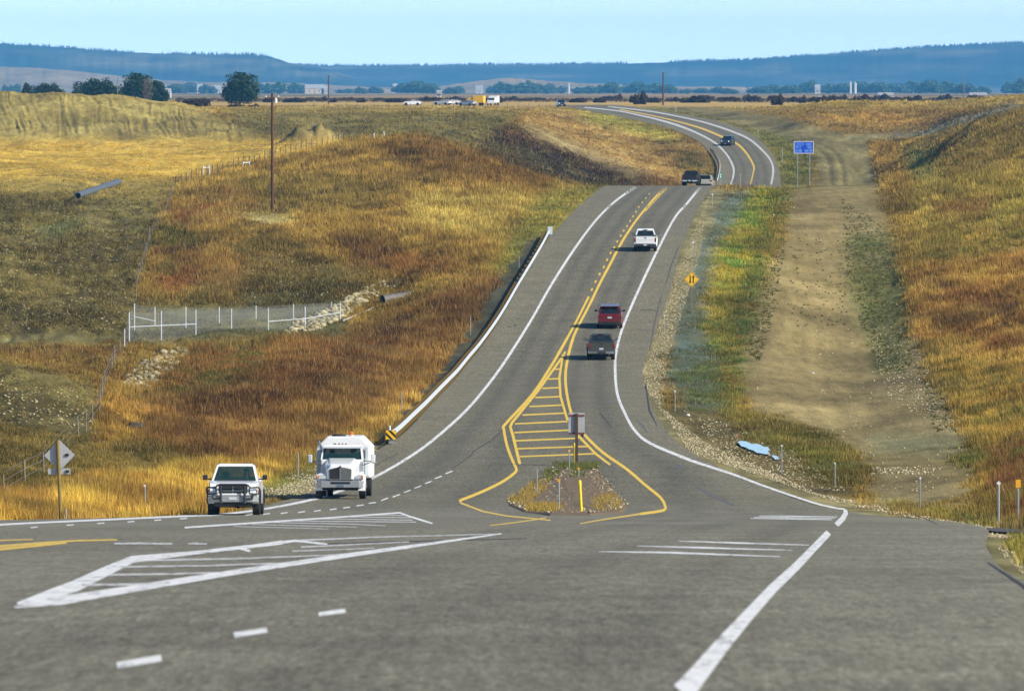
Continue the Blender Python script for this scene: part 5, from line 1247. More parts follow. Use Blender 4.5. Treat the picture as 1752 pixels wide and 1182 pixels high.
def driver(t, x, y, zb, shirt, label, head=1.62):
    ob = empty('person', (0, 0, 0)); bpy.data.objects.remove(ob)
    vs = [(0, 0, zb - .25), (0, 0, zb + .0), (0, -.01, head - .36), (0, 0, head - .24), (0, .02, head - .12), (0, .03, head), (0, .02, head + .08),
          (-.19, 0, head - .30), (-.26, .10, head - .52), (-.17, .40, head - .42), (-.13, .47, head - .40),
          (.19, 0, head - .30), (.26, .10, head - .52), (.17, .40, head - .42), (.13, .47, head - .40), (-.10, .40, zb - .25), (.10, .40, zb - .25)]
    es = [(0, 1), (1, 2), (2, 3), (3, 4), (4, 5), (5, 6), (2, 7), (7, 8), (8, 9), (9, 10), (2, 11), (11, 12), (12, 13), (13, 14), (0, 15), (0, 16)]
    rd = [.16, .17, .17, .07, .075, .10, .07, .075, .055, .04, .045, .075, .055, .04, .045, .09, .09]
    me = bpy.data.meshes.new('person'); me.from_pydata(vs, es, []); o = bpy.data.objects.new('person', me); S.collection.objects.link(o)
    sk = o.modifiers.new('sk', 'SKIN'); 
    for i, q in enumerate(rd): me.skin_vertices[0].data[i].radius = (q, q * (.75 if i < 3 else 1)); me.skin_vertices[0].data[i].use_root = i == 0
    sb = o.modifiers.new('sb', 'SUBSURF'); sb.levels = 2; sb.render_levels = 2
    bpy.context.view_layer.update(); me2 = bpy.data.meshes.new_from_object(o.evaluated_get(bpy.context.evaluated_depsgraph_get())); o.modifiers.clear(); o.data = me2
    me2.materials.clear(); me2.materials.append(M_skin); me2.materials.append(shirt)
    for p_ in me2.polygons:
        c = p_.center; p_.material_index = 1 if c.z < head - .20 and c.y < .36 else 0; p_.use_smooth = True
    hr = MB().lathe([(head - .02, .112), (head + .06, .115), (head + .12, .09), (head + .15, .02)], (0, -.012, 0), 14, 'z').build('hair', M_hair, o, True)
    for sx in (-.035, .035): MB().box(sx - .014, sx + .014, .115, .128, head + .01, head + .03).build('eye', M_black, o)
    o.matrix_world = t.matrix_world @ Matrix.Translation((x, y, 0)); bpy.context.view_layer.update()
    tag(o, label, 'person'); return o
def place(t, px, py, heading, road=True, d=None, p=None):
    p = p or hit(px, py, road); s = float(ZR(p.x, p.y + 2.5) - ZR(p.x, p.y - 2.5)) / 5.0
    fy = math.cos(heading); t.location = p; t.rotation_euler = (math.atan(s * fy), 0, heading); bpy.context.view_layer.update(); return p

def pickup(label, cat, paint, px, py, heading, front=False, guard=False, tl='tall', bumper=None, W=1.0, H=1.0, cover=False, p=None, emblem=True, flare=None, chev=True, white_roof=False):
    t = empty('pickup_truck', (0, 0, 0)); tag(t, label, cat)
    hw = 1.0 * W; zt = 1.86 * H; wr = .42
    wf = lambda y, z: (hw - .045 * max(0, (z - .95)) / .3 - (.10 * max(0, (y - 2.3)) / .5 if y > 2.3 else 0) - (.03 if y < -2.8 else 0))
    k = H
    prof_ = [(-2.9, .62), (-2.9, 1.33 * k), (-.66, 1.35 * k), (-.62, 1.24 * k), (.5, 1.22 * k), (1.2, 1.25 * k), (2.2, 1.22 * k), (2.62, 1.14 * k), (2.80, 1.0), (2.84, .60), (2.45, .50)] + arch(1.85, .44, .50) + [(1.2, .44), (-1.1, .44)] + arch(-1.75, .44, .50) + [(-2.4, .55)]
    extrude_profile('body', prof_, wf, paint, t)
    greenhouse(t, -.60, 1.22, -.42, .48, 1.235 * k, zt - .07, hw - .10, hw - .27, paint, [.5])
    seats(t, -.05, 1.255 * k)
    for x in (-1, 1):
        for y in (1.85, -1.75): wheel(x * (hw - .13), y, wr, .28, t)
        mirror_(t, x * (hw + .16), .92, 1.36 * k, face=not front)
        for y in (1.85, -1.75):
            fl = MB(); ar = arch(y, .44, .50); ar2 = arch(y, .44, .575)
            for a_, b_, c_, d_ in zip(ar, ar[1:], ar2[1:], ar2): fl.prism([(x * (hw - .01), *q) for q in (a_, b_, c_, d_)], (x * .045, 0, 0))
            fl.build('fender_flare', flare or paint, t)
    MB().box(-hw + .28, hw - .28, -2.6, 2.5, .30, .62).build('underbody', M_under, t)
    MB().tube((-hw + .3, -1.75, .42), (hw - .3, -1.75, .42), .07, .07, 8).lathe([(-.2, .06), (0, .19), (.2, .06)], (0, -1.75, .40), 10).build('rear_axle', M_under, t)
    MB().box(-hw + .06, hw - .06, -2.75, -.72, 1.352 * k, 1.36 * k).build('bed_cover', M_dark, t)
    bc = bumper or M_chrome
    if front:
        b = MB(); ring = lambda y, z0, z1, w_: [(-w_, y - .22, z0), (-w_ * .8, y, z0), (w_ * .8, y, z0), (w_, y - .22, z0), (w_, y - .22, z1), (w_ * .8, y, z1), (-w_ * .8, y, z1), (-w_, y - .22, z1)]
        b.loft([ring(2.98, .52, .52, hw - .03), ring(3.0, .50, .76, hw - .01)][::1], False); 
        MB().prism([(-hw + .01, 2.72, .50), (-hw * .78, 2.98, .50), (hw * .78, 2.98, .50), (hw - .01, 2.72, .50)], (0, 0, .25)).build('bumper', bc, t, bev=.03)
        MB().prism([(-hw + .03, 2.74, .752), (-hw * .76, 2.93, .752), (hw * .76, 2.93, .752), (hw - .03, 2.74, .752)], (0, 0, .09)).build('bumper_top', paint, t, bev=.02)
        MB().prism([(-hw * .74, 2.6, .36), (-hw * .6, 2.86, .34), (hw * .6, 2.86, .34), (hw * .74, 2.6, .36)], (0, 0, .16)).build('air_dam', M_dark, t)
        g = MB().box(-.56, .56, 2.80, 2.875, .80, 1.10 * k, .02).build('grille', M_grille, t)
        fr = MB().box(-.62, .62, 2.80, 2.90, 1.10 * k, 1.15 * k, .01).box(-.62, .62, 2.80, 2.90, .765, .80, .01).box(-.64, -.56, 2.80, 2.89, .78, 1.13 * k, .01).box(.56, .64, 2.80, 2.89, .78, 1.13 * k, .01).build('grille_surround', paint, t)
        MB().box(-.02, .02, 2.88, 2.895, .80, 1.10).box(-.56, .56, 2.88, 2.892, .935, .955).build('grille_crossbar', M_chrome, g)
        for s in (-1, 1):
            h = MB().prism([(s * .66, 2.87, .86), (s * .95, 2.74, .88), (s * .95, 2.74, 1.10), (s * .66, 2.85, 1.09)], (0, -.10, 0)).build('headlight', M_lens, t)
            MB().prism([(s * .86, 2.80, .875), (s * .955, 2.752, .88), (s * .955, 2.752, .98), (s * .86, 2.80, .97)], (0, -.02, 0)).build('indicator', M_amber, h)
        MB().box(-.16, .16, 2.985, 2.995, .60, .70).build('licence_plate', M_plate, t)
        MB().box(-.62, .62, 1.16, 1.20, 1.262 * k, 1.275 * k).build('wiper', M_dark, t)
        if guard:
            G = MB()
            def pt(*P, r=.032):
                for a, b_ in zip(P, P[1:]): G.tube(a, b_, r, r, 8)
            y = 3.06
            for s in (-1, 1):
                pt((s * .46, y, .44), (s * .46, y, 1.14), r=.045)
                pt((s * .62, y - .02, 1.13), (s * .68, y - .03, 1.06), (s * 1.0, y - .2, 1.08), (s * 1.02, y - .22, 1.0), (s * 1.0, y - .22, .82), (s * .78, y - .06, .82), (s * .76, y - .06, .64), (s * .46, y, .64))
                pt((s * .64, y - .02, .84), (s * .78, y - .06, .82)); pt((s * .64, y - .02, 1.05), (s * .64, y - .02, .84))
            pt((-.62, y, 1.13), (-.5, y, 1.19), (.5, y, 1.19), (.62, y, 1.13)); pt((-.5, y, .90), (.5, y, .90), r=.02); pt((-.5, y, 1.04), (.5, y, 1.04), r=.02)
            G.build('grille_guard', M_dark, t, True)
    else:
        MB().box(-hw + .18, hw - .18, -2.925, -2.902, .74, 1.34 * k, .008).build('tailgate', paint, t)
        MB().box(-hw + .20, hw - .20, -2.935, -2.90, 1.342 * k, 1.372 * k, .005).build('tailgate_cap', M_dark if not chev else paint, t)
        MB().box(-hw + .24, hw - .24, -2.931, -2.926, 1.02 * k, 1.035 * k).build('tailgate_crease', M_dark, t)
        MB().box(-.10, .10, -2.945, -2.926, 1.18 * k, 1.26 * k, .006).build('tailgate_handle', M_dark, t)
        if emblem: MB().lathe([(-.105, .05)] * 0 + [(0, .065), (.012, .06)], (0, -2.94, 0), 14, 'z').build('emblem', M_chrome, t).matrix_local = Matrix.Translation((0, -2.94, 1.10 * k)) @ Matrix.Rotation(R(90), 4, 'X') @ Matrix.Diagonal((1.4, .7, 1, 1))
        for s in (-1, 1):
            MB().box(min(s * (hw - .19), s * (hw - .03)), max(s * (hw - .19), s * (hw - .03)), -2.93, -2.86, (.86 if tl == 'tall' else .92) * k, 1.24 * k, .015).build('tail_light', M_red, t)
            MB().tube((s * .55, -2.95, .45), (s * .55, -2.7, .45), .035, .035, 8).build('exhaust', M_chrome, t) if s > 0 else None
        MB().prism([(-hw + .02, -2.86, .50), (-hw + .05, -3.04, .50), (hw - .05, -3.04, .50), (hw - .02, -2.86, .50)], (0, 0, .20)).build('bumper', bc, t, bev=.02)
        MB().box(-.30, .30, -3.055, -3.042, .53, .66).build('step_pad', M_dark, t)
        MB().box(-.155, .155, -3.07 if tl == 'tall' else -2.95, -3.058 if tl == 'tall' else -2.935, .56 if tl == 'tall' else .80, .66 if tl == 'tall' else .92).build('licence_plate', M_plate, t)
        MB().box(-.05, .05, -3.1, -2.9, .42, .50).build('tow_hitch', M_under, t)
        MB().box(-.18, .18, -.50, -.42, zt - .07, zt - .03).build('brake_light', M_red, t)
    place(t, px, py, heading, p=p); return t

def suv(label, cat, paint, px, py, heading, front=False, W=1.0, H=1.0, p=None, roof=None, rails=True, name='suv', road=True, lights=False, low=False):
    t = empty(name, (0, 0, 0)); tag(t, label, cat); hw = .98 * W; wr = .37; k = H
    wf = lambda y, z: (hw - .05 * max(0, z - .9) / .3 - (.12 * max(0, y - 2.0) / .4) - (.10 * max(0, -y - 2.1) / .35))
    prof_ = [(-2.42, .42), (-2.48, .62), (-2.42, .95), (-2.34, 1.13 * k), (.8, 1.10 * k), (1.15, 1.10 * k), (1.9, 1.02 * k), (2.3, .90), (2.42, .70), (2.42, .38)] + arch(1.55, .38, .44) + [(1.0, .30), (-.95, .30)] + arch(-1.5, .38, .44) + [(-2.0, .36)]
    extrude_profile('body', prof_, wf, paint, t)
    zt = (1.42 if low else 1.72) * k; yr = -2.30 if not low else -1.9
    greenhouse(t, yr, 1.12, yr + (.36 if not low else .75), .12, 1.115 * k, zt - .05, hw - .11, hw - .27, roof or paint, [.33, .66], roofh=.05, rear_lo=.06, ws=M_glass)
    seats(t, -.1, 1.13 * k, 1.48 * k)
    for x in (-1, 1):
        for y in (1.55, -1.5): wheel(x * (hw - .12), y, wr, .24, t)
        mirror_(t, x * (hw + .11), .72, 1.16 * k, .2, .15)
        if rails: MB().tube((x * (hw - .30), yr + .5, zt + .05), (x * (hw - .30), .05, zt + .05), .022, .022, 6).build('roof_rail', M_chrome, t)
    MB().box(-hw + .25, hw - .25, -2.2, 2.1, .20, .45).build('underbody', M_under, t)
    if front:
        MB().box(-.62, .62, 2.38, 2.44, .66, .86, .02).build('grille', M_grille, t); MB().prism([(-hw + .12, 2.30, .36), (-.7, 2.47, .34), (.7, 2.47, .34), (hw - .12, 2.30, .36)], (0, 0, .24)).build('bumper', M_dark, t, bev=.02)
        for s in (-1, 1): MB().prism([(s * .55, 2.42, .72), (s * .86, 2.28, .74), (s * .86, 2.28, .90), (s * .55, 2.40, .88)], (0, -.05, 0)).build('headlight', M_lit if lights else M_lens, t)
        MB().box(-.16, .16, 2.475, 2.485, .42, .52).build('licence_plate', M_plate, t)
    else:
        MB().prism([(-hw + .10, -2.36, .36), (-.8, -2.54, .34), (.8, -2.54, .34), (hw - .10, -2.36, .36)], (0, 0, .24)).build('bumper', M_dark, t, bev=.02)
        MB().box(-hw + .26, hw - .26, -2.47, -2.43, .66, 1.09 * k, .01).build('tailgate', paint, t)
        MB().box(-hw + .24, hw - .24, yr + .10, yr + .42, zt - .04, zt + .01, .01).build('spoiler', roof or paint, t)
        for s in (-1, 1): MB().box(min(s * .62, s * (hw - .06)), max(s * .62, s * (hw - .06)), -2.50, -2.36, .90, 1.08, .02).build('tail_light', M_red, t)
        MB().box(-.17, .17, -2.50, -2.475, .84, .95).build('licence_plate', M_plate, t); MB().box(-.1, .1, -2.485, -2.472, .99, 1.03).build('emblem', M_chrome, t)
        MB().box(-.5, .5, -2.56, -2.545, .44, .56).build('bumper_insert', M_under, t); MB().tube((.6, -2.56, .34), (.6, -2.3, .34), .04, .04, 8).build('exhaust', M_chrome, t)
    if p is not None and not road: t.location = p; t.rotation_euler = (0, 0, heading)
    else: place(t, px, py, heading, p=p)
    return t
M_lit = mat('lit_headlamp', (.9, .9, .9), .2, emis=((1, .97, .9), 2.2))
P_white = paintm('white_paintwork', (.78, .80, .80)); P_grey = paintm('dark_grey_paintwork', (.060, .062, .050), .45, .2, .4); P_red = paintm('dark_red_paintwork', (.13, .006, .012), .3, .1)
P_black = paintm('black_paintwork', (.007, .007, .007), .45, 0, .15); P_tan = paintm('pale_gold_paintwork', (.50, .46, .36), .4, .2); P_navy = paintm('dark_blue_paintwork', (.02, .028, .04)); P_silver = paintm('silver_paintwork', (.5, .52, .53), .35, .5)

ram = pickup('white pickup with a black grille guard driving towards the viewer beside the golden verge', 'pickup', P_white, 404, 880, math.pi - .004, True, True, bumper=mat('satin_bumper', (.34, .36, .36), .4, .4), W=1.0, H=1.07, flare=M_dark)
driver(ram, -.40, -.02, 1.31, M_shirt, 'driver in a pale shirt at the wheel of the white pickup', 1.66)
pickup('dark grey pickup seen from behind, nearest vehicle climbing the right lane', 'pickup', P_grey, 1028, 613, .0, tl='low', bumper=M_chrome, chev=False)
suv('dark red car with a pale roof seen from behind just ahead of the grey pickup', 'car', P_red, 1043.5, 558.5, -.02, W=1.0, H=1.02)
pickup('white pickup seen from behind halfway up the hill in the right lane', 'pickup', P_white, 1104.5, 427.5, -.03, bumper=mat('dark_bumper', (.06, .065, .07), .4, .5))
d_ = 858; X_ = float(rayx(1183, 317)) * d_; pickup('black pickup seen from behind on the brow of the hill', 'pickup', P_black, 0, 0, -.10, p=Vector((X_, d_, float(ZR(X_, d_)))), H=1.0, bumper=M_chrome)
d_ = 898; X_ = float(rayx(1209, 317)) * d_; suv('cream coloured car seen from behind on the brow, right beside the black pickup', 'car', P_tan, 0, 0, -.12, p=Vector((X_, d_, float(ZR(X_, d_)) )), rails=False)
suv('dark car with pale headlights coming round the far bend', 'car', P_navy, 1245, 249, math.pi - .22, True, W=1.02, H=1.0, lights=True, rails=False)
d_ = 1640; X_ = float(rayx(960, 178)) * d_; suv('tiny dark car with bright headlights at the far end of the highway', 'car', P_navy, 0, 0, math.pi + .1, True, p=Vector((X_, d_, float(ZR(X_, d_)))), lights=True, rails=False)
def parked(px, d, label, paint, h, low=True, cat='car'):
    X_ = float(rayx(px, 175)) * d; return suv(label, cat, paint, 0, 0, h, False, p=Vector((X_, d, plain)), rails=False, name='parked_car', road=False, low=low)
parked(705, 1850, 'white parked car side-on at the edge of the far plain, leftmost of the far vehicles', P_white, R(86))
parked(757, 1900, 'white parked car beyond the far fence, left of two neighbouring white cars', P_white, R(60)); parked(773, 1950, 'white parked car beyond the far fence, right of two neighbouring white cars', P_white, R(80))
parked(800, 1800, 'grey blue parked car beside the yellow truck on the far plain', P_silver, R(50))
# far box trucks
def box_truck(px, d, label, m1, m2, h, L=5.0):
    X_ = float(rayx(px, 175)) * d; t = empty('box_truck', (X_, d, plain), (0, 0, h)); tag(t, label, 'truck')
    MB().box(-1.15, 1.15, -L / 2, L / 2 - 1.6, .8, 2.6, .05).build('cargo_box', m1, t)
    MB().loft([[(-1.0, L / 2 - 1.55, .6), (1.0, L / 2 - 1.55, .6), (1.0, L / 2 + .6, .6), (-1.0, L / 2 + .6, .6)], [(-1.0, L / 2 - 1.55, 1.4), (1.0, L / 2 - 1.55, 1.4), (1.0, L / 2 + .5, 1.25), (-1.0, L / 2 + .5, 1.25)], [(-.85, L / 2 - 1.5, 2.1), (.85, L / 2 - 1.5, 2.1), (.85, L / 2 - .5, 2.1), (-.85, L / 2 - .5, 2.1)]]).build('cab', m2, t)
    MB().prism([(-.8, L / 2 - .42, 2.0), (.8, L / 2 - .42, 2.0), (.9, L / 2 + .32, 1.42), (-.9, L / 2 + .32, 1.42)], (0, .03, .02)).build('windscreen', M_glass, t)
    for x in (-1, 1):
        for y in (L / 2 - .2, -L / 2 + .9): wheel(x, y, .42, .25, t)
box_truck(815, 1820, 'yellow truck on the far plain beside the grey blue parked car', mat('yellow_paintwork', (.75, .46, .02), .4), mat('yellow_cab', (.75, .46, .02), .4), R(75), 4.4)
box_truck(844, 1850, 'white truck with dark windscreen on the far plain right of the yellow truck', P_white, P_white, R(165), 4.0)
box_truck(1724, 1500, 'white truck at the top of the right-hand slope by the far bushes', P_white, P_white, R(120), 4.0)

# white tank truck
def tank_truck():
    t = empty('tank_truck', (0, 0, 0)); tag(t, 'white tank truck with orange roof beacon and twin-panel grille driving towards the viewer', 'truck')
    P = P_white; hy = 1.15
    # hood and cab (front at +Y)
    sec = lambda y, w, zt, zc, wt: [(-w, y, .95), (w, y, .95), (w, y, zc), (wt, y, zt), (-wt, y, zt), (-w, y, zc)]
    MB().loft([sec(1.2, .84, 1.98, 1.70, .62), sec(2.0, .76, 1.86, 1.60, .56), sec(2.7, .68, 1.72, 1.50, .50), sec(2.92, .62, 1.62, 1.42, .46)]).build('hood', P, t, bev=.05)
    cb = MB(); 
    cb.loft([[(-1.0, -.5, .9), (1.0, -.5, .9), (1.0, 1.25, .9), (-1.0, 1.25, .9)], [(-1.0, -.5, 1.90), (1.0, -.5, 1.90), (1.0, 1.25, 1.90), (-1.0, 1.25, 1.90)]], True).build('cab_lower', P, t, bev=.05)
    greenhouse(t, -.5, 1.22, -.48, .98, 1.90, 2.50, 1.0, .93, P, [.42], roofh=.12, ws=M_glass2)
    seats(t, .05, 1.905, 2.30, (-.5, .5))
    MB().prism([(-.96, 1.02, 2.50), (.96, 1.02, 2.50), (.90, 1.25, 2.46), (-.90, 1.25, 2.46)], (0, 0, .035)).build('sun_visor', M_rail, t)
    for x in (-.75, -.16, 0, .16, .75): MB().lathe([(0, .045), (.05, .04), (.075, .015)], (x, .72, 2.62 if abs(x) < .5 else 2.58), 8, 'z').build('marker_light', M_amber if abs(x) > .5 else M_red, t)
    MB().box(.30, .42, .72, .76, 2.62, 2.70).build('roof_horn', M_chrome, t)
    # fenders
    for s in (-1, 1):
        f = MB(); rg = []
        for a in np.linspace(R(-8), R(178), 10):
            y = 2.18 + .66 * math.cos(a); z = .62 + .64 * math.sin(a); rg.append([(s * .60, y, z), (s * 1.16, y, z - .02), (s * 1.18, y, z - .12), (s * .60, y, z - .10)])
        f.loft(rg).build('fender', P, t, True)
        MB().prism([(s * .62, 2.72, .98), (s * 1.12, 2.72, .98), (s * 1.14, 2.62, 1.18), (s * 1.0, 2.62, 1.26), (s * .64, 2.68, 1.26)], (0, .12, 0)).build('fender_front', P, t, bev=.03)
        h = MB().prism([(s * .68, 2.85, 1.0), (s * 1.08, 2.85, 1.0), (s * 1.09, 2.85, 1.17), (s * .86, 2.85, 1.20), (s * .68, 2.85, 1.12)], (0, .03, 0)).build('headlight', M_lens, t)
        MB().box(min(s * 1.0, s * 1.085), max(s * 1.0, s * 1.085), 2.885, 2.90, 1.02, 1.16).build('indicator', M_amber, h)
    for s in (-1, 1): MB().prism([(s * .05, 2.94, .98), (s * .50, 2.94, .98), (s * .52, 2.93, 1.46), (s * .10, 2.93, 1.56), (s * .05, 2.94, 1.54)], (0, .02, 0)).build('grille', mat('truck_grille', (.16, .17, .16), .5, .4, .6, 30) if s < 0 else M_grille, t)
    MB().box(-.04, .04, 2.93, 2.99, .98, 1.60).prism([(-.56, 2.93, .94), (.56, 2.93, .94), (.56, 2.93, .98), (-.56, 2.93, .98)], (0, .04, 0)).build('grille_frame', M_chrome, t); MB().lathe([(1.52, .05), (1.60, .06), (1.64, .02)], (0, 2.97, 0), 10, 'z').build('hood_badge', M_maroon, t)
    MB().prism([(-1.18, 2.70, .56), (-.9, 3.02, .56), (.9, 3.02, .56), (1.18, 2.70, .56)], (0, 0, .34)).build('bumper', mat('polished_bumper', (.50, .52, .52), .3, .7), t, bev=.03)
    MB().box(-.46, .46, 3.005, 3.03, .74, .85).build('bumper_intake', M_black, t); MB().box(-.16, .16, 3.03, 3.045, .60, .70).build('licence_plate', mat('blue_plate', (.10, .16, .24), .5, 0, .4, 30), t)
    MB().prism([(-1.0, 2.6, .44), (-.8, 2.9, .44), (.8, 2.9, .44), (1.0, 2.6, .44)], (0, 0, .12)).box(-.5, .5, -4.2, 2.4, .5, .9).build('chassis', M_under, t)
    # mirrors
    for s in (-1, 1):
        o = MB().loft([[(s * 1.40, 1.5, 1.72), (s * 1.58, 1.5, 1.72), (s * 1.58, 1.62, 1.76), (s * 1.40, 1.64, 1.76)], [(s * 1.38, 1.5, 2.16), (s * 1.60, 1.5, 2.16), (s * 1.58, 1.62, 2.12), (s * 1.40, 1.64, 2.12)]]).build('mirror', M_rail, t, bev=.03)
        for z0, z1 in ((1.62, 1.80), (1.84, 1.84)): MB().tube((s * .98, 1.30, z0), (s * 1.40, 1.54, z1), .02, .02, 6).build('arm', M_dark, o)
    # exhaust stack and air cleaner, right-hand side of the cab
    MB().tube((1.10, -.35, 1.0), (1.10, -.35, 2.58), .09, .09, 12).tube((1.10, -.35, 2.58), (1.18, -.2, 2.80), .06, .06, 10).build('exhaust_stack', M_chrome, t, True)
    MB().box(1.02, 1.26, -.65, .05, 1.05, 2.42, .04).build('side_locker', M_rail, t); MB().box(-1.22, -1.02, -.65, -.1, 1.05, 2.50, .04).build('side_locker', M_rail, t)
    # tank body
    cs = lambda y, k=1: [(-1.28 * k, y, .95), (1.28 * k, y, .95), (1.28 * k, y, 2.48), (.78 * k, y, 3.0), (-.78 * k, y, 3.0), (-1.28 * k, y, 2.48)]
    MB().loft([cs(-5.0), cs(-.75)]).build('tank_body', mat('tank_white', (.74, .75, .74), .45, var=.1, scale=.8), t, bev=.05)
    MB().box(1.285, 1.295, -4.6, -1.2, 1.0, 2.3).build('side_panel', mat('cream_panel', (.62, .60, .50), .6, var=.35, scale=2), t)
    MB().lathe([(3.0, .34), (3.07, .34), (3.10, .28)], (-.28 * -1, -1.6, 0), 18, 'z').build('hatch', M_dark, t, True)
    b = MB().lathe([(3.0, .10), (3.06, .10)], (-.35, -1.0, 0), 12, 'z').build('beacon_base', P, t); MB().lathe([(3.06, .085), (3.20, .08), (3.23, .03)], (-.35, -1.0, 0), 12, 'z').build('beacon_lens', mat('orange_beacon', (.85, .16, .02), .3), b, True)
    for x in (-1, 1):
        wheel(x * 1.02, 2.18, .50, .30, t, M_chrome); wheel(x * 1.08, -3.2, .50, .28, t, M_chrome); wheel(x * .76, -3.2, .50, .26, t, M_chrome, 'inner_wheel')
    MB().tube((-1.0, -3.2, .5), (1.0, -3.2, .5), .12, .12, 8).build('rear_axle', M_under, t)
    return t
kw = tank_truck(); kw.scale = (.98, .98, .94); place(kw, 587, 851, math.pi - .02)
driver(kw, -.5, .1, 1.92, M_dark, 'driver at the wheel of the white tank truck', 2.28)
# ------------------------------------------------------------------ mesas, foothills
def ridge(name, top, d, depth, base_z, m, colf, seed, nx=500, rows=14, cliff=.0):
    xs = np.linspace(top[0][0], top[-1][0], nx); ty = np.interp(xs, [a for a, _ in top], [b for _, b in top])
    v = np.linspace(0, 1, rows); co = np.empty((rows + 2, nx, 3)); n1 = fbm(xs / 38 + seed, xs * 0 + seed, 4, seed); n2 = fbm(xs / 9 + seed, xs * 0, 3, seed + 1)
    dd = d + (n1 - .5) * depth * .06
    ty = ty + (n2 - .5) * 2.2 * (d > 9000)
    for k, a in enumerate(v):
        prof = a ** 1.25 * (1 - cliff) + cliff * smooth(.72, .80, a)
        dist = dd - depth * (1 - a) + (fbm(xs / 14, np.full(nx, a * 3.0) + seed, 3, seed + 2) - .5) * depth * .10 * (1 - a)
        ztop = dirz(ty) * dd; z = base_z + (ztop - base_z) * prof
        co[k, :, 0] = rayx(xs, 150) * dist; co[k, :, 1] = dist; co[k, :, 2] = z
    co[rows] = co[rows - 1] + np.array([0, depth * .6, .5]); co[rows + 1] = co[rows] + np.array([0, depth * .3, 0]); co[rows + 1, :, 2] = base_z
    ii = np.arange((rows + 2) * nx).reshape(rows + 2, nx); f_ = np.stack([ii[:-1, :-1], ii[:-1, 1:], ii[1:, 1:], ii[1:, :-1]], -1).reshape(-1, 4)
    o = fast_mesh(name, co.reshape(-1, 3), f_, m, True, attr={'tint': colf(co).reshape(-1, 3)}); tag(o, kind='structure'); return co
M_hill = attr_mat('far_hill', f1=(.007, .45, 1.5), f2=(.004, .85, 1.15), bump=0, stretch=(1, .5, 9))
def mesa_col(co):
    n = fbm(co[..., 0] / 420, co[..., 2] / 9, 4, 80)[..., None]; a, b = lin((46, 56, 48)), lin((104, 98, 76)); m = smooth(.45, .75, n)
    band = np.exp(-((co[..., 2] / co[-3, :, 2].max() - .72) / .05) ** 2)[..., None] * .35; return (a * (1 - m) + b * m) * (1 - band) + b * band
def hill_col(co):
    n = fbm(co[..., 0] / 90, co[..., 1] / 300, 3, 81)[..., None]; return lin((150, 130, 96)) * (.8 + .35 * n)
r1 = ridge('mesa', [(-500, 66), (-200, 70), (0, 76), (60, 79), (130, 84), (200, 89), (300, 93), (400, 93.5), (445, 95), (466, 101), (480, 106), (560, 120), (640, 150)], 15000, 900, plain, M_hill, mesa_col, 3, cliff=.25)
r2 = ridge('mesa', [(380, 112), (480, 110), (560, 113), (700, 113), (876, 111), (1000, 110), (1100, 108.5), (1200, 105), (1300, 102), (1360, 97), (1400, 95), (1500, 87), (1600, 80), (1752, 73), (2000, 64), (2300, 60)], 17000, 1200, plain, M_hill, mesa_col, 11, cliff=.15)
ridge('foothill', [(-500, 100), (-100, 112), (30, 116), (100, 121), (180, 130), (260, 138), (340, 141), (440, 141), (560, 146), (660, 152), (700, 156)], 11500, 700, plain, M_hill, hill_col, 21)
ridge('foothill', [(560, 157), (650, 150), (740, 150), (790, 143), (850, 134.5), (885, 134), (930, 138), (1000, 143), (1060, 145), (1130, 149), (1250, 149), (1340, 152), (1420, 156)], 11000, 400, plain, M_hill, hill_col, 27)
# pines along the rims: a mass
def pines(name, co, label, lo, hi, n, seed):
    r = np.random.default_rng(seed); row = co[-3]; i = r.integers(0, row.shape[0] - 1, n); t_ = r.random(n)[:, None]; P = row[i] * (1 - t_) + row[i + 1] * t_
    dens = fbm(P[:, 0] / 160, P[:, 0] * 0, 3, seed); keep = dens > .26; P = P[keep]; n = len(P); P[:, 1] += r.random(n) * 60 - 20; P[:, 2] += r.random(n) * .5 - 1.5
    h = lo + (hi - lo) * r.random(n) ** 1.8; w_ = h * (.18 + .1 * r.random(n)); K_ = 6; C_ = []; F_ = []
    for lv, (z0, z1, s) in enumerate(((.05, .6, 1.0), (.35, 1.0, .7))):
        b0 = len(C_) * 0
        ring = np.stack([P[:, None, 0] + (w_ * s)[:, None] * np.cos(np.arange(K_) * 2 * np.pi / K_), P[:, None, 1] + (w_ * s)[:, None] * np.sin(np.arange(K_) * 2 * np.pi / K_), np.broadcast_to((P[:, 2] + h * z0)[:, None], (n, K_))], -1)
        tip = np.stack([P[:, 0], P[:, 1], P[:, 2] + h * z1], -1)[:, None]
        C_.append(np.concatenate([ring, tip], 1))
    co_ = np.concatenate(C_, 1); base = (np.arange(n) * co_.shape[1])[:, None, None]; tri = np.array([(a + q * 7, (a + 1) % K_ + q * 7, K_ + q * 7) for q in range(2) for a in range(K_)])
    o = fast_mesh(name, co_.reshape(-1, 3), (tri[None] + base).reshape(-1, 3), M_pine); tag(o, label, 'trees', kind='stuff')
M_pine = mat('pine_needles', (.03, .045, .03), .9, var=.3)
pines('pine_woods', r1[:, 60:430], 'small dark pines dotted along the rim of the left mesa', 4, 9, 900, 5); pines('pine_woods', r2[:, 30:], 'small dark pines dotted along the rim of the long mesa', 4, 9, 2600, 6)

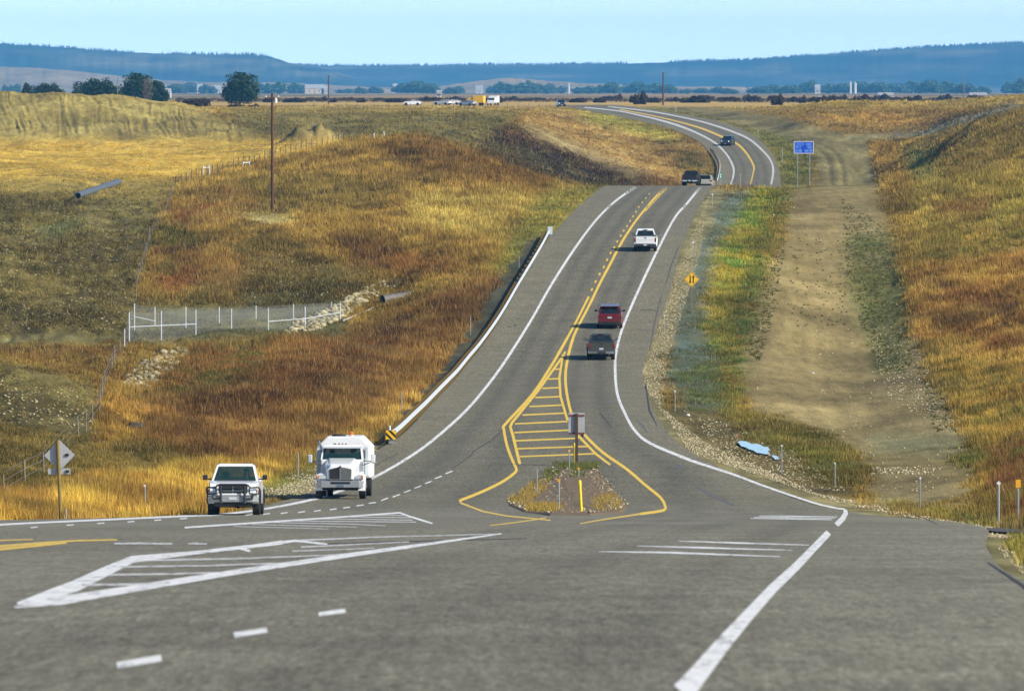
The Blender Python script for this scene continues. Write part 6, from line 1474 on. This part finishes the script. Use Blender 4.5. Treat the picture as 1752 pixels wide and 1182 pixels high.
# ------------------------------------------------------------------ trees and bushes on the plain
def crown_mesh(name, seed, blobs, n, leaf, col, dens_edge=.85):
    r = np.random.default_rng(seed); P = []
    for (cx, cy, cz, rx_, ry_, rz_), k in zip(blobs, np.maximum(1, (n * np.array([b[3] * b[5] for b in blobs]) / sum(b[3] * b[5] for b in blobs)).astype(int))):
        v = r.normal(size=(k, 3)); v /= np.linalg.norm(v, axis=1)[:, None]; q = v * (r.random((k, 1)) ** .35)
        lump = 1 + .62 * (fbm((v[:, 0] + 2) * 2.2 + seed, (v[:, 2] + v[:, 1] + 3) * 2.2, 2, seed) - .5)[:, None] * 2; P.append(np.array([cx, cy, cz]) + q * lump * np.array([rx_, ry_, rz_]))
    P = np.concatenate(P); n = len(P); a = r.normal(size=(n, 3)); a /= np.linalg.norm(a, axis=1)[:, None]; b = np.cross(a, r.normal(size=(n, 3))); b /= np.linalg.norm(b, axis=1)[:, None]; s = leaf * (.5 + r.random((n, 1)))
    co = np.stack([P + a * s, P - a * s * .5 + b * s * .8, P - a * s * .5 - b * s * .8], 1); c = np.array(col) * (.55 + .9 * r.random((n, 1))) * (.75 + .5 * fbm(P[:, 0] * .9 + 9, P[:, 2] * .9 + 9, 2, seed)[:, None])
    me = bpy.data.meshes.new(name); me.vertices.add(3 * n); me.vertices.foreach_set('co', co.astype(np.float32).ravel()); me.loops.add(3 * n); me.loops.foreach_set('vertex_index', np.arange(3 * n, dtype=np.int32)); me.polygons.add(n); me.polygons.foreach_set('loop_start', np.arange(0, 3 * n, 3, dtype=np.int32))
    try: me.polygons.foreach_set('loop_total', np.full(n, 3, np.int32))
    except Exception: pass
    me.update(calc_edges=True); at = me.attributes.new('tint', 'FLOAT_COLOR', 'POINT'); cc_ = np.ones((3 * n, 4), np.float32); cc_[:, :3] = np.repeat(c, 3, 0); at.data.foreach_set('color', cc_.ravel()); me.materials.append(M_leaf); return me
M_leaf = attr_mat('leaves', f1=None, f2=None, rough=.7, trans=.2); M_bark = mat('bark', (.09, .07, .055), .9)
def trunk_mesh(h, r_, seed):
    rr = random.Random(seed); mb = MB(); mb.tube((0, 0, -.3), (0, 0, h * .45), r_, r_ * .7, 8)
    for i in range(5):
        a = i * 1.257 + rr.random(); mb.tube((0, 0, h * (.28 + .04 * i)), (h * .25 * math.cos(a), h * .25 * math.sin(a), h * (.6 + .06 * i)), r_ * .5, r_ * .15, 6)
    bmesh.ops.recalc_face_normals(mb.bm, faces=mb.bm.faces[:]); me = bpy.data.meshes.new('trunk'); mb.bm.to_mesh(me); mb.bm.free(); me.materials.append(M_bark); return me
def tree(px, d, wpx, top, base, cm, tm, label, group=None, name='tree', cat='tree', cw=10.0, ch=10.0, sy=1.0, z=None):
    X = float(rayx(px, 160)) * d; zb_ = plain if z is None else z; zt_ = float(dirz(top)) * d; h = zt_ - zb_; w_ = wpx * d / F
    t = empty(name, (X, d, zb_)); tag(t, label, cat, group); a = link('crown', cm, None, t) if tm is not None else None
    if tm is None:
        S.collection.objects.unlink(t); bpy.data.objects.remove(t); o = link(name, cm); o.location = (X, d, zb_); o.scale = (w_ / cw, w_ / cw, h / ch); tag(o, label, cat, group); return o
    a.scale = (w_ / cw, w_ / cw, h / ch); b = link('trunk', tm, None, t); b.scale = (w_ / cw, w_ / cw, h / ch); return t
dk = lin((52, 72, 44)) * .9
c1 = crown_mesh('crown', 1, [(0, 0, 4.6, 4.2, 4, 4.2), (-2.5, 0, 3, 2.6, 3, 2.8), (2.6, .5, 3.2, 2.6, 3, 3), (.5, 0, 7.2, 2.4, 2.4, 2.4)], 7000, .33, dk)
c2 = crown_mesh('crown', 2, [(-2.2, 0, 4, 3, 3.4, 3.6), (1.8, 0, 4.4, 3.2, 3.4, 3.9), (4, 0, 2.8, 1.6, 2, 2.6), (-.4, 0, 6.6, 2.2, 2, 2.2), (-4.2, 0, 2.4, 1.4, 2, 2.2)], 7000, .33, dk)
c3 = crown_mesh('crown', 3, [(-1.5, 0, 3.6, 3.4, 3.4, 3.4), (2.4, 0, 3.4, 2.8, 3, 3.2), (.4, 0, 6.4, 3, 2.6, 3.2)], 9000, .33, dk)
tm1 = trunk_mesh(10, .45, 1)
tree(45, 2050, 20, 141, 157, c3, tm1, 'small round dark tree at the far left edge of the plain'); tree(80, 2150, 58, 139.5, 157, c2, tm1, 'low wide dark tree just right of the small one at the left')
tree(166, 2050, 76, 131, 163, c2, tm1, 'wide dark green tree behind the spoil mound, second largest at the left'); tree(232, 2080, 56, 121.5, 165, c1, tm1, 'tall dark tree with two humps left of the white building')
tree(268, 2120, 40, 137, 165, c3, tm1, 'lower dark tree joined to the right of the two-humped tree')
cb = crown_mesh('crown', 4, [(0, 0, 4.8, 3, 3, 4.6)], 900, .3, lin((120, 108, 96)) * .8); tree(252, 2000, 28, 128, 165, cb, tm1, 'bare grey branched tree in front of the dark two-humped tree')
tree(410, 2050, 60, 120, 166, c1, tm1, 'solitary large dark round tree left of the tall utility pole')
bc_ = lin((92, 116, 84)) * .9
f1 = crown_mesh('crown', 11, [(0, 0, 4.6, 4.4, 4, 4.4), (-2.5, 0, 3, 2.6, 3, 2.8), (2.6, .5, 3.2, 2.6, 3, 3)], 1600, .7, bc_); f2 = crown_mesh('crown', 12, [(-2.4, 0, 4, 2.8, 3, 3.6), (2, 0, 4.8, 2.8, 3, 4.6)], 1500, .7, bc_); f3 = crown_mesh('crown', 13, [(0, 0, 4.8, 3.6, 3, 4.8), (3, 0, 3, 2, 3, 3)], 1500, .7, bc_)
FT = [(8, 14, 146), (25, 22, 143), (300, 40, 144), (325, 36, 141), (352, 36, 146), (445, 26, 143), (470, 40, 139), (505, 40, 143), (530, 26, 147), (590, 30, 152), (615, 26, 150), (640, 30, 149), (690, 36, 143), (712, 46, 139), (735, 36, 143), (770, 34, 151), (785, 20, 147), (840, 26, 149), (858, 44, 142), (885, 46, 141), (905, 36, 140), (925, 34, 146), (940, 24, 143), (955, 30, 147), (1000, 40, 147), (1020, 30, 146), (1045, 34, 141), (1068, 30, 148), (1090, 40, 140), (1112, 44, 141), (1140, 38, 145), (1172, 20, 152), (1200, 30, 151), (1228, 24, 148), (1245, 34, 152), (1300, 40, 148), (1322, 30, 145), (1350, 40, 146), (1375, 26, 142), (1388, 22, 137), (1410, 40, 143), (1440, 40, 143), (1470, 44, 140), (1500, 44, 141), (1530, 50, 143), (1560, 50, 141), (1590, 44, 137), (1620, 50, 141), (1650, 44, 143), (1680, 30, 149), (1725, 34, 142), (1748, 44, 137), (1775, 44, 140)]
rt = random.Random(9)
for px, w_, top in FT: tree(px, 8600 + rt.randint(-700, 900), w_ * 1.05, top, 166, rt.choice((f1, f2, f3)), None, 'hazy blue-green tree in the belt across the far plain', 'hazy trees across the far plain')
bcol = lin((84, 68, 58)) * .8
b1 = crown_mesh('bush', 21, [(0, 0, 3, 4.6, 4, 4), (-3, 0, 2, 2.4, 3, 3)], 1500, .7, bcol); b2 = crown_mesh('bush', 22, [(-2, 0, 2.4, 3, 3, 3.4), (2.4, 0, 3.4, 2.8, 3, 4.4)], 1300, .7, bcol)
for i in range(64):
    px = 440 + (1800 - 440) * (i + rt.random() * .9) / 64
    if 935 < px < 985 or 690 < px < 720: continue
    tree(px, rt.choice((2250, 2450, 2700)), rt.uniform(14, 34), rt.uniform(163, 167) if px < 1000 else rt.uniform(158, 165), 172, rt.choice((b1, b2)), None, 'dark brown scrub bush in the line along the far edge of the plain', 'dark bushes lining the far plain', 'bush', 'bush')
for px, w_, top, d, lab in ((330, 36, 165, 1700, 'dark bush behind the right end of the spoil mound'), (348, 26, 163, 1720, 'taller dark bush right of its neighbour behind the spoil mound'), (405, 30, 175, 1480, 'low dark bush left of the top of the tall utility pole'), (433, 22, 176, 1480, 'low dark bush just left of the tall utility pole'), (1095, 24, 152, 2000, 'tall dark bush left of the far dark pole'), (1330, 22, 157, 1900, 'dark bush on the plain above the far dirt track'), (1410, 26, 160, 1850, 'dark bush above the right end of the far track')):
    tree(px, d, w_, top, 172, b1 if w_ > 24 else b2, None, lab, None, 'bush', 'bush')
# belt of low scrub
r = np.random.default_rng(77); n = 9000; px = 300 + 1500 * r.random(n); d = 2300 + 700 * r.random(n); P = np.stack([rayx(px, 165) * d, d, np.full(n, plain) + r.random(n) * (.3 + .9 * fbm(px / 30, px * 0, 3, 5))], -1)
a = r.normal(size=(n, 3)); s = .5; co = np.stack([P + a * s * .5, P + np.roll(a, 1, 1) * s * .5, P + np.roll(a, 2, 1) * s * .5], 1)
tag(fast_mesh('scrub', co.reshape(-1, 3), np.arange(3 * n).reshape(-1, 3), M_leaf, attr={'tint': np.repeat(lin((116, 98, 76)) * (.6 + .6 * r.random((n, 1))), 3, 0)}), 'low brown scrub along the far edge of the plain', 'scrub', kind='stuff')

# ------------------------------------------------------------------ far buildings
M_wall = mat('white_wall', (.55, .55, .54), .8); M_wall2 = mat('beige_wall', (.55, .47, .36), .8); M_roof = mat('pale_roof', (.42, .42, .42), .5, .2); M_roof2 = mat('brown_roof', (.20, .15, .12), .8); M_win = mat('dark_window', (.03, .04, .05), .3)
def building(px, d, wpx, hpx, label, wm, rm, dep=8, base=None):
    X = float(rayx(px, 160)) * d; w_ = wpx * d / F / 2; z1 = hpx * d / F; t = empty('house', (X, d, plain)); tag(t, label, 'building')
    MB().box(-w_, w_, 0, dep, 0, z1 * .6).build('wall', wm, t)
    MB().loft([[(-w_ * 1.05, -.4, z1 * .6), (w_ * 1.05, -.4, z1 * .6), (w_ * 1.05, dep + .4, z1 * .6), (-w_ * 1.05, dep + .4, z1 * .6)], [(-w_ * 1.0, dep * .5 - .05, z1), (w_ * 1.0, dep * .5 - .05, z1), (w_, dep * .5 + .05, z1), (-w_, dep * .5 + .05, z1)]]).build('roof', rm, t)
    for u_ in (-.55, .5): MB().box(w_ * u_ - .5, w_ * u_ + .5, -.04, -.005, z1 * .2, z1 * .42).build('window', M_win, t)
    MB().box(-.45, .45, -.04, -.005, .0, z1 * .45).build('door', M_roof2, t)
BL = [(286, 3600, 12, 17, 'small bright white house right of the dark two-humped tree', M_wall, M_roof), (345, 9000, 16, 16, 'pale far house between the dark trees at the left', M_wall, M_roof), (372, 9000, 12, 14, 'pale far house just left of the solitary dark tree', M_wall, M_roof), (538, 8000, 32, 16, 'long pale barn right of the tall utility pole', M_wall2, M_roof), (556, 8000, 12, 14, 'white end building beside the long pale barn', M_wall, M_roof),
      (676, 9000, 8, 17, 'small white far house left of the central trees', M_wall, M_roof), (751, 4200, 8, 12, 'small white hut left of the yellow truck', M_wall, M_roof), (706, 9000, 10, 16, 'white far house among the central trees', M_wall, M_roof), (820, 9000, 12, 14, 'pale far house below the tan hill', M_wall, M_roof), (845, 2600, 18, 11, 'beige building behind the white truck on the far plain', M_wall2, M_roof2),
      (1399, 8000, 9, 16, 'far white house left of the two white towers', M_wall, M_roof), (1516, 2900, 26, 13, 'white farm building with pale roof at the right of the plain', M_wall, M_roof), (1674, 3100, 30, 12, 'long tan building near the right end of the plain', M_wall2, M_roof), (1404, 2600, 6, 9, 'small white shed left of the far white farm building', M_wall, M_roof)]
for b_ in BL: building(*b_)
def silo(px, d, w_, hpx, label):
    t = empty('silo', (float(rayx(px, 160)) * d, d, plain)); tag(t, label, 'silo'); r_ = w_ * d / F / 2; h = hpx * d / F
    MB().lathe([(0, r_), (h * .85, r_)], (0, 0, 0), 16, 'z').build('drum', M_wall, t, True); MB().lathe([(h * .852, r_ * 1.02), (h, r_ * .1)], (0, 0, 0), 16, 'z').build('cap', M_roof, t, True)
silo(973, 7800, 3.5, 19, 'single slim white silo left of the far highway end'); silo(1455, 7900, 4, 22, 'left one of two white silos among the hazy trees'); silo(1463, 7900, 5, 21, 'right one of two white silos among the hazy trees')

# ------------------------------------------------------------------ the air
o = MB().box(-8000, 8000, -300, 18600, -30, 190).build('haze', None); tag(o, 'thin blue haze over the plain', 'haze', kind='stuff')
hm = bpy.data.materials.new('haze_air'); hm.use_nodes = True; ht_ = hm.node_tree; ht_.nodes.clear(); ho = ht_.nodes.new('ShaderNodeOutputMaterial'); hv = ht_.nodes.new('ShaderNodeVolumePrincipled')
hv.inputs['Color'].default_value = (.14, .53, 1.0, 1); hv.inputs['Density'].default_value = 5.0e-5; hv.inputs['Anisotropy'].default_value = -.3
ht_.links.new(hv.outputs[0], ho.inputs['Volume']); o.data.materials.clear(); o.data.materials.append(hm)
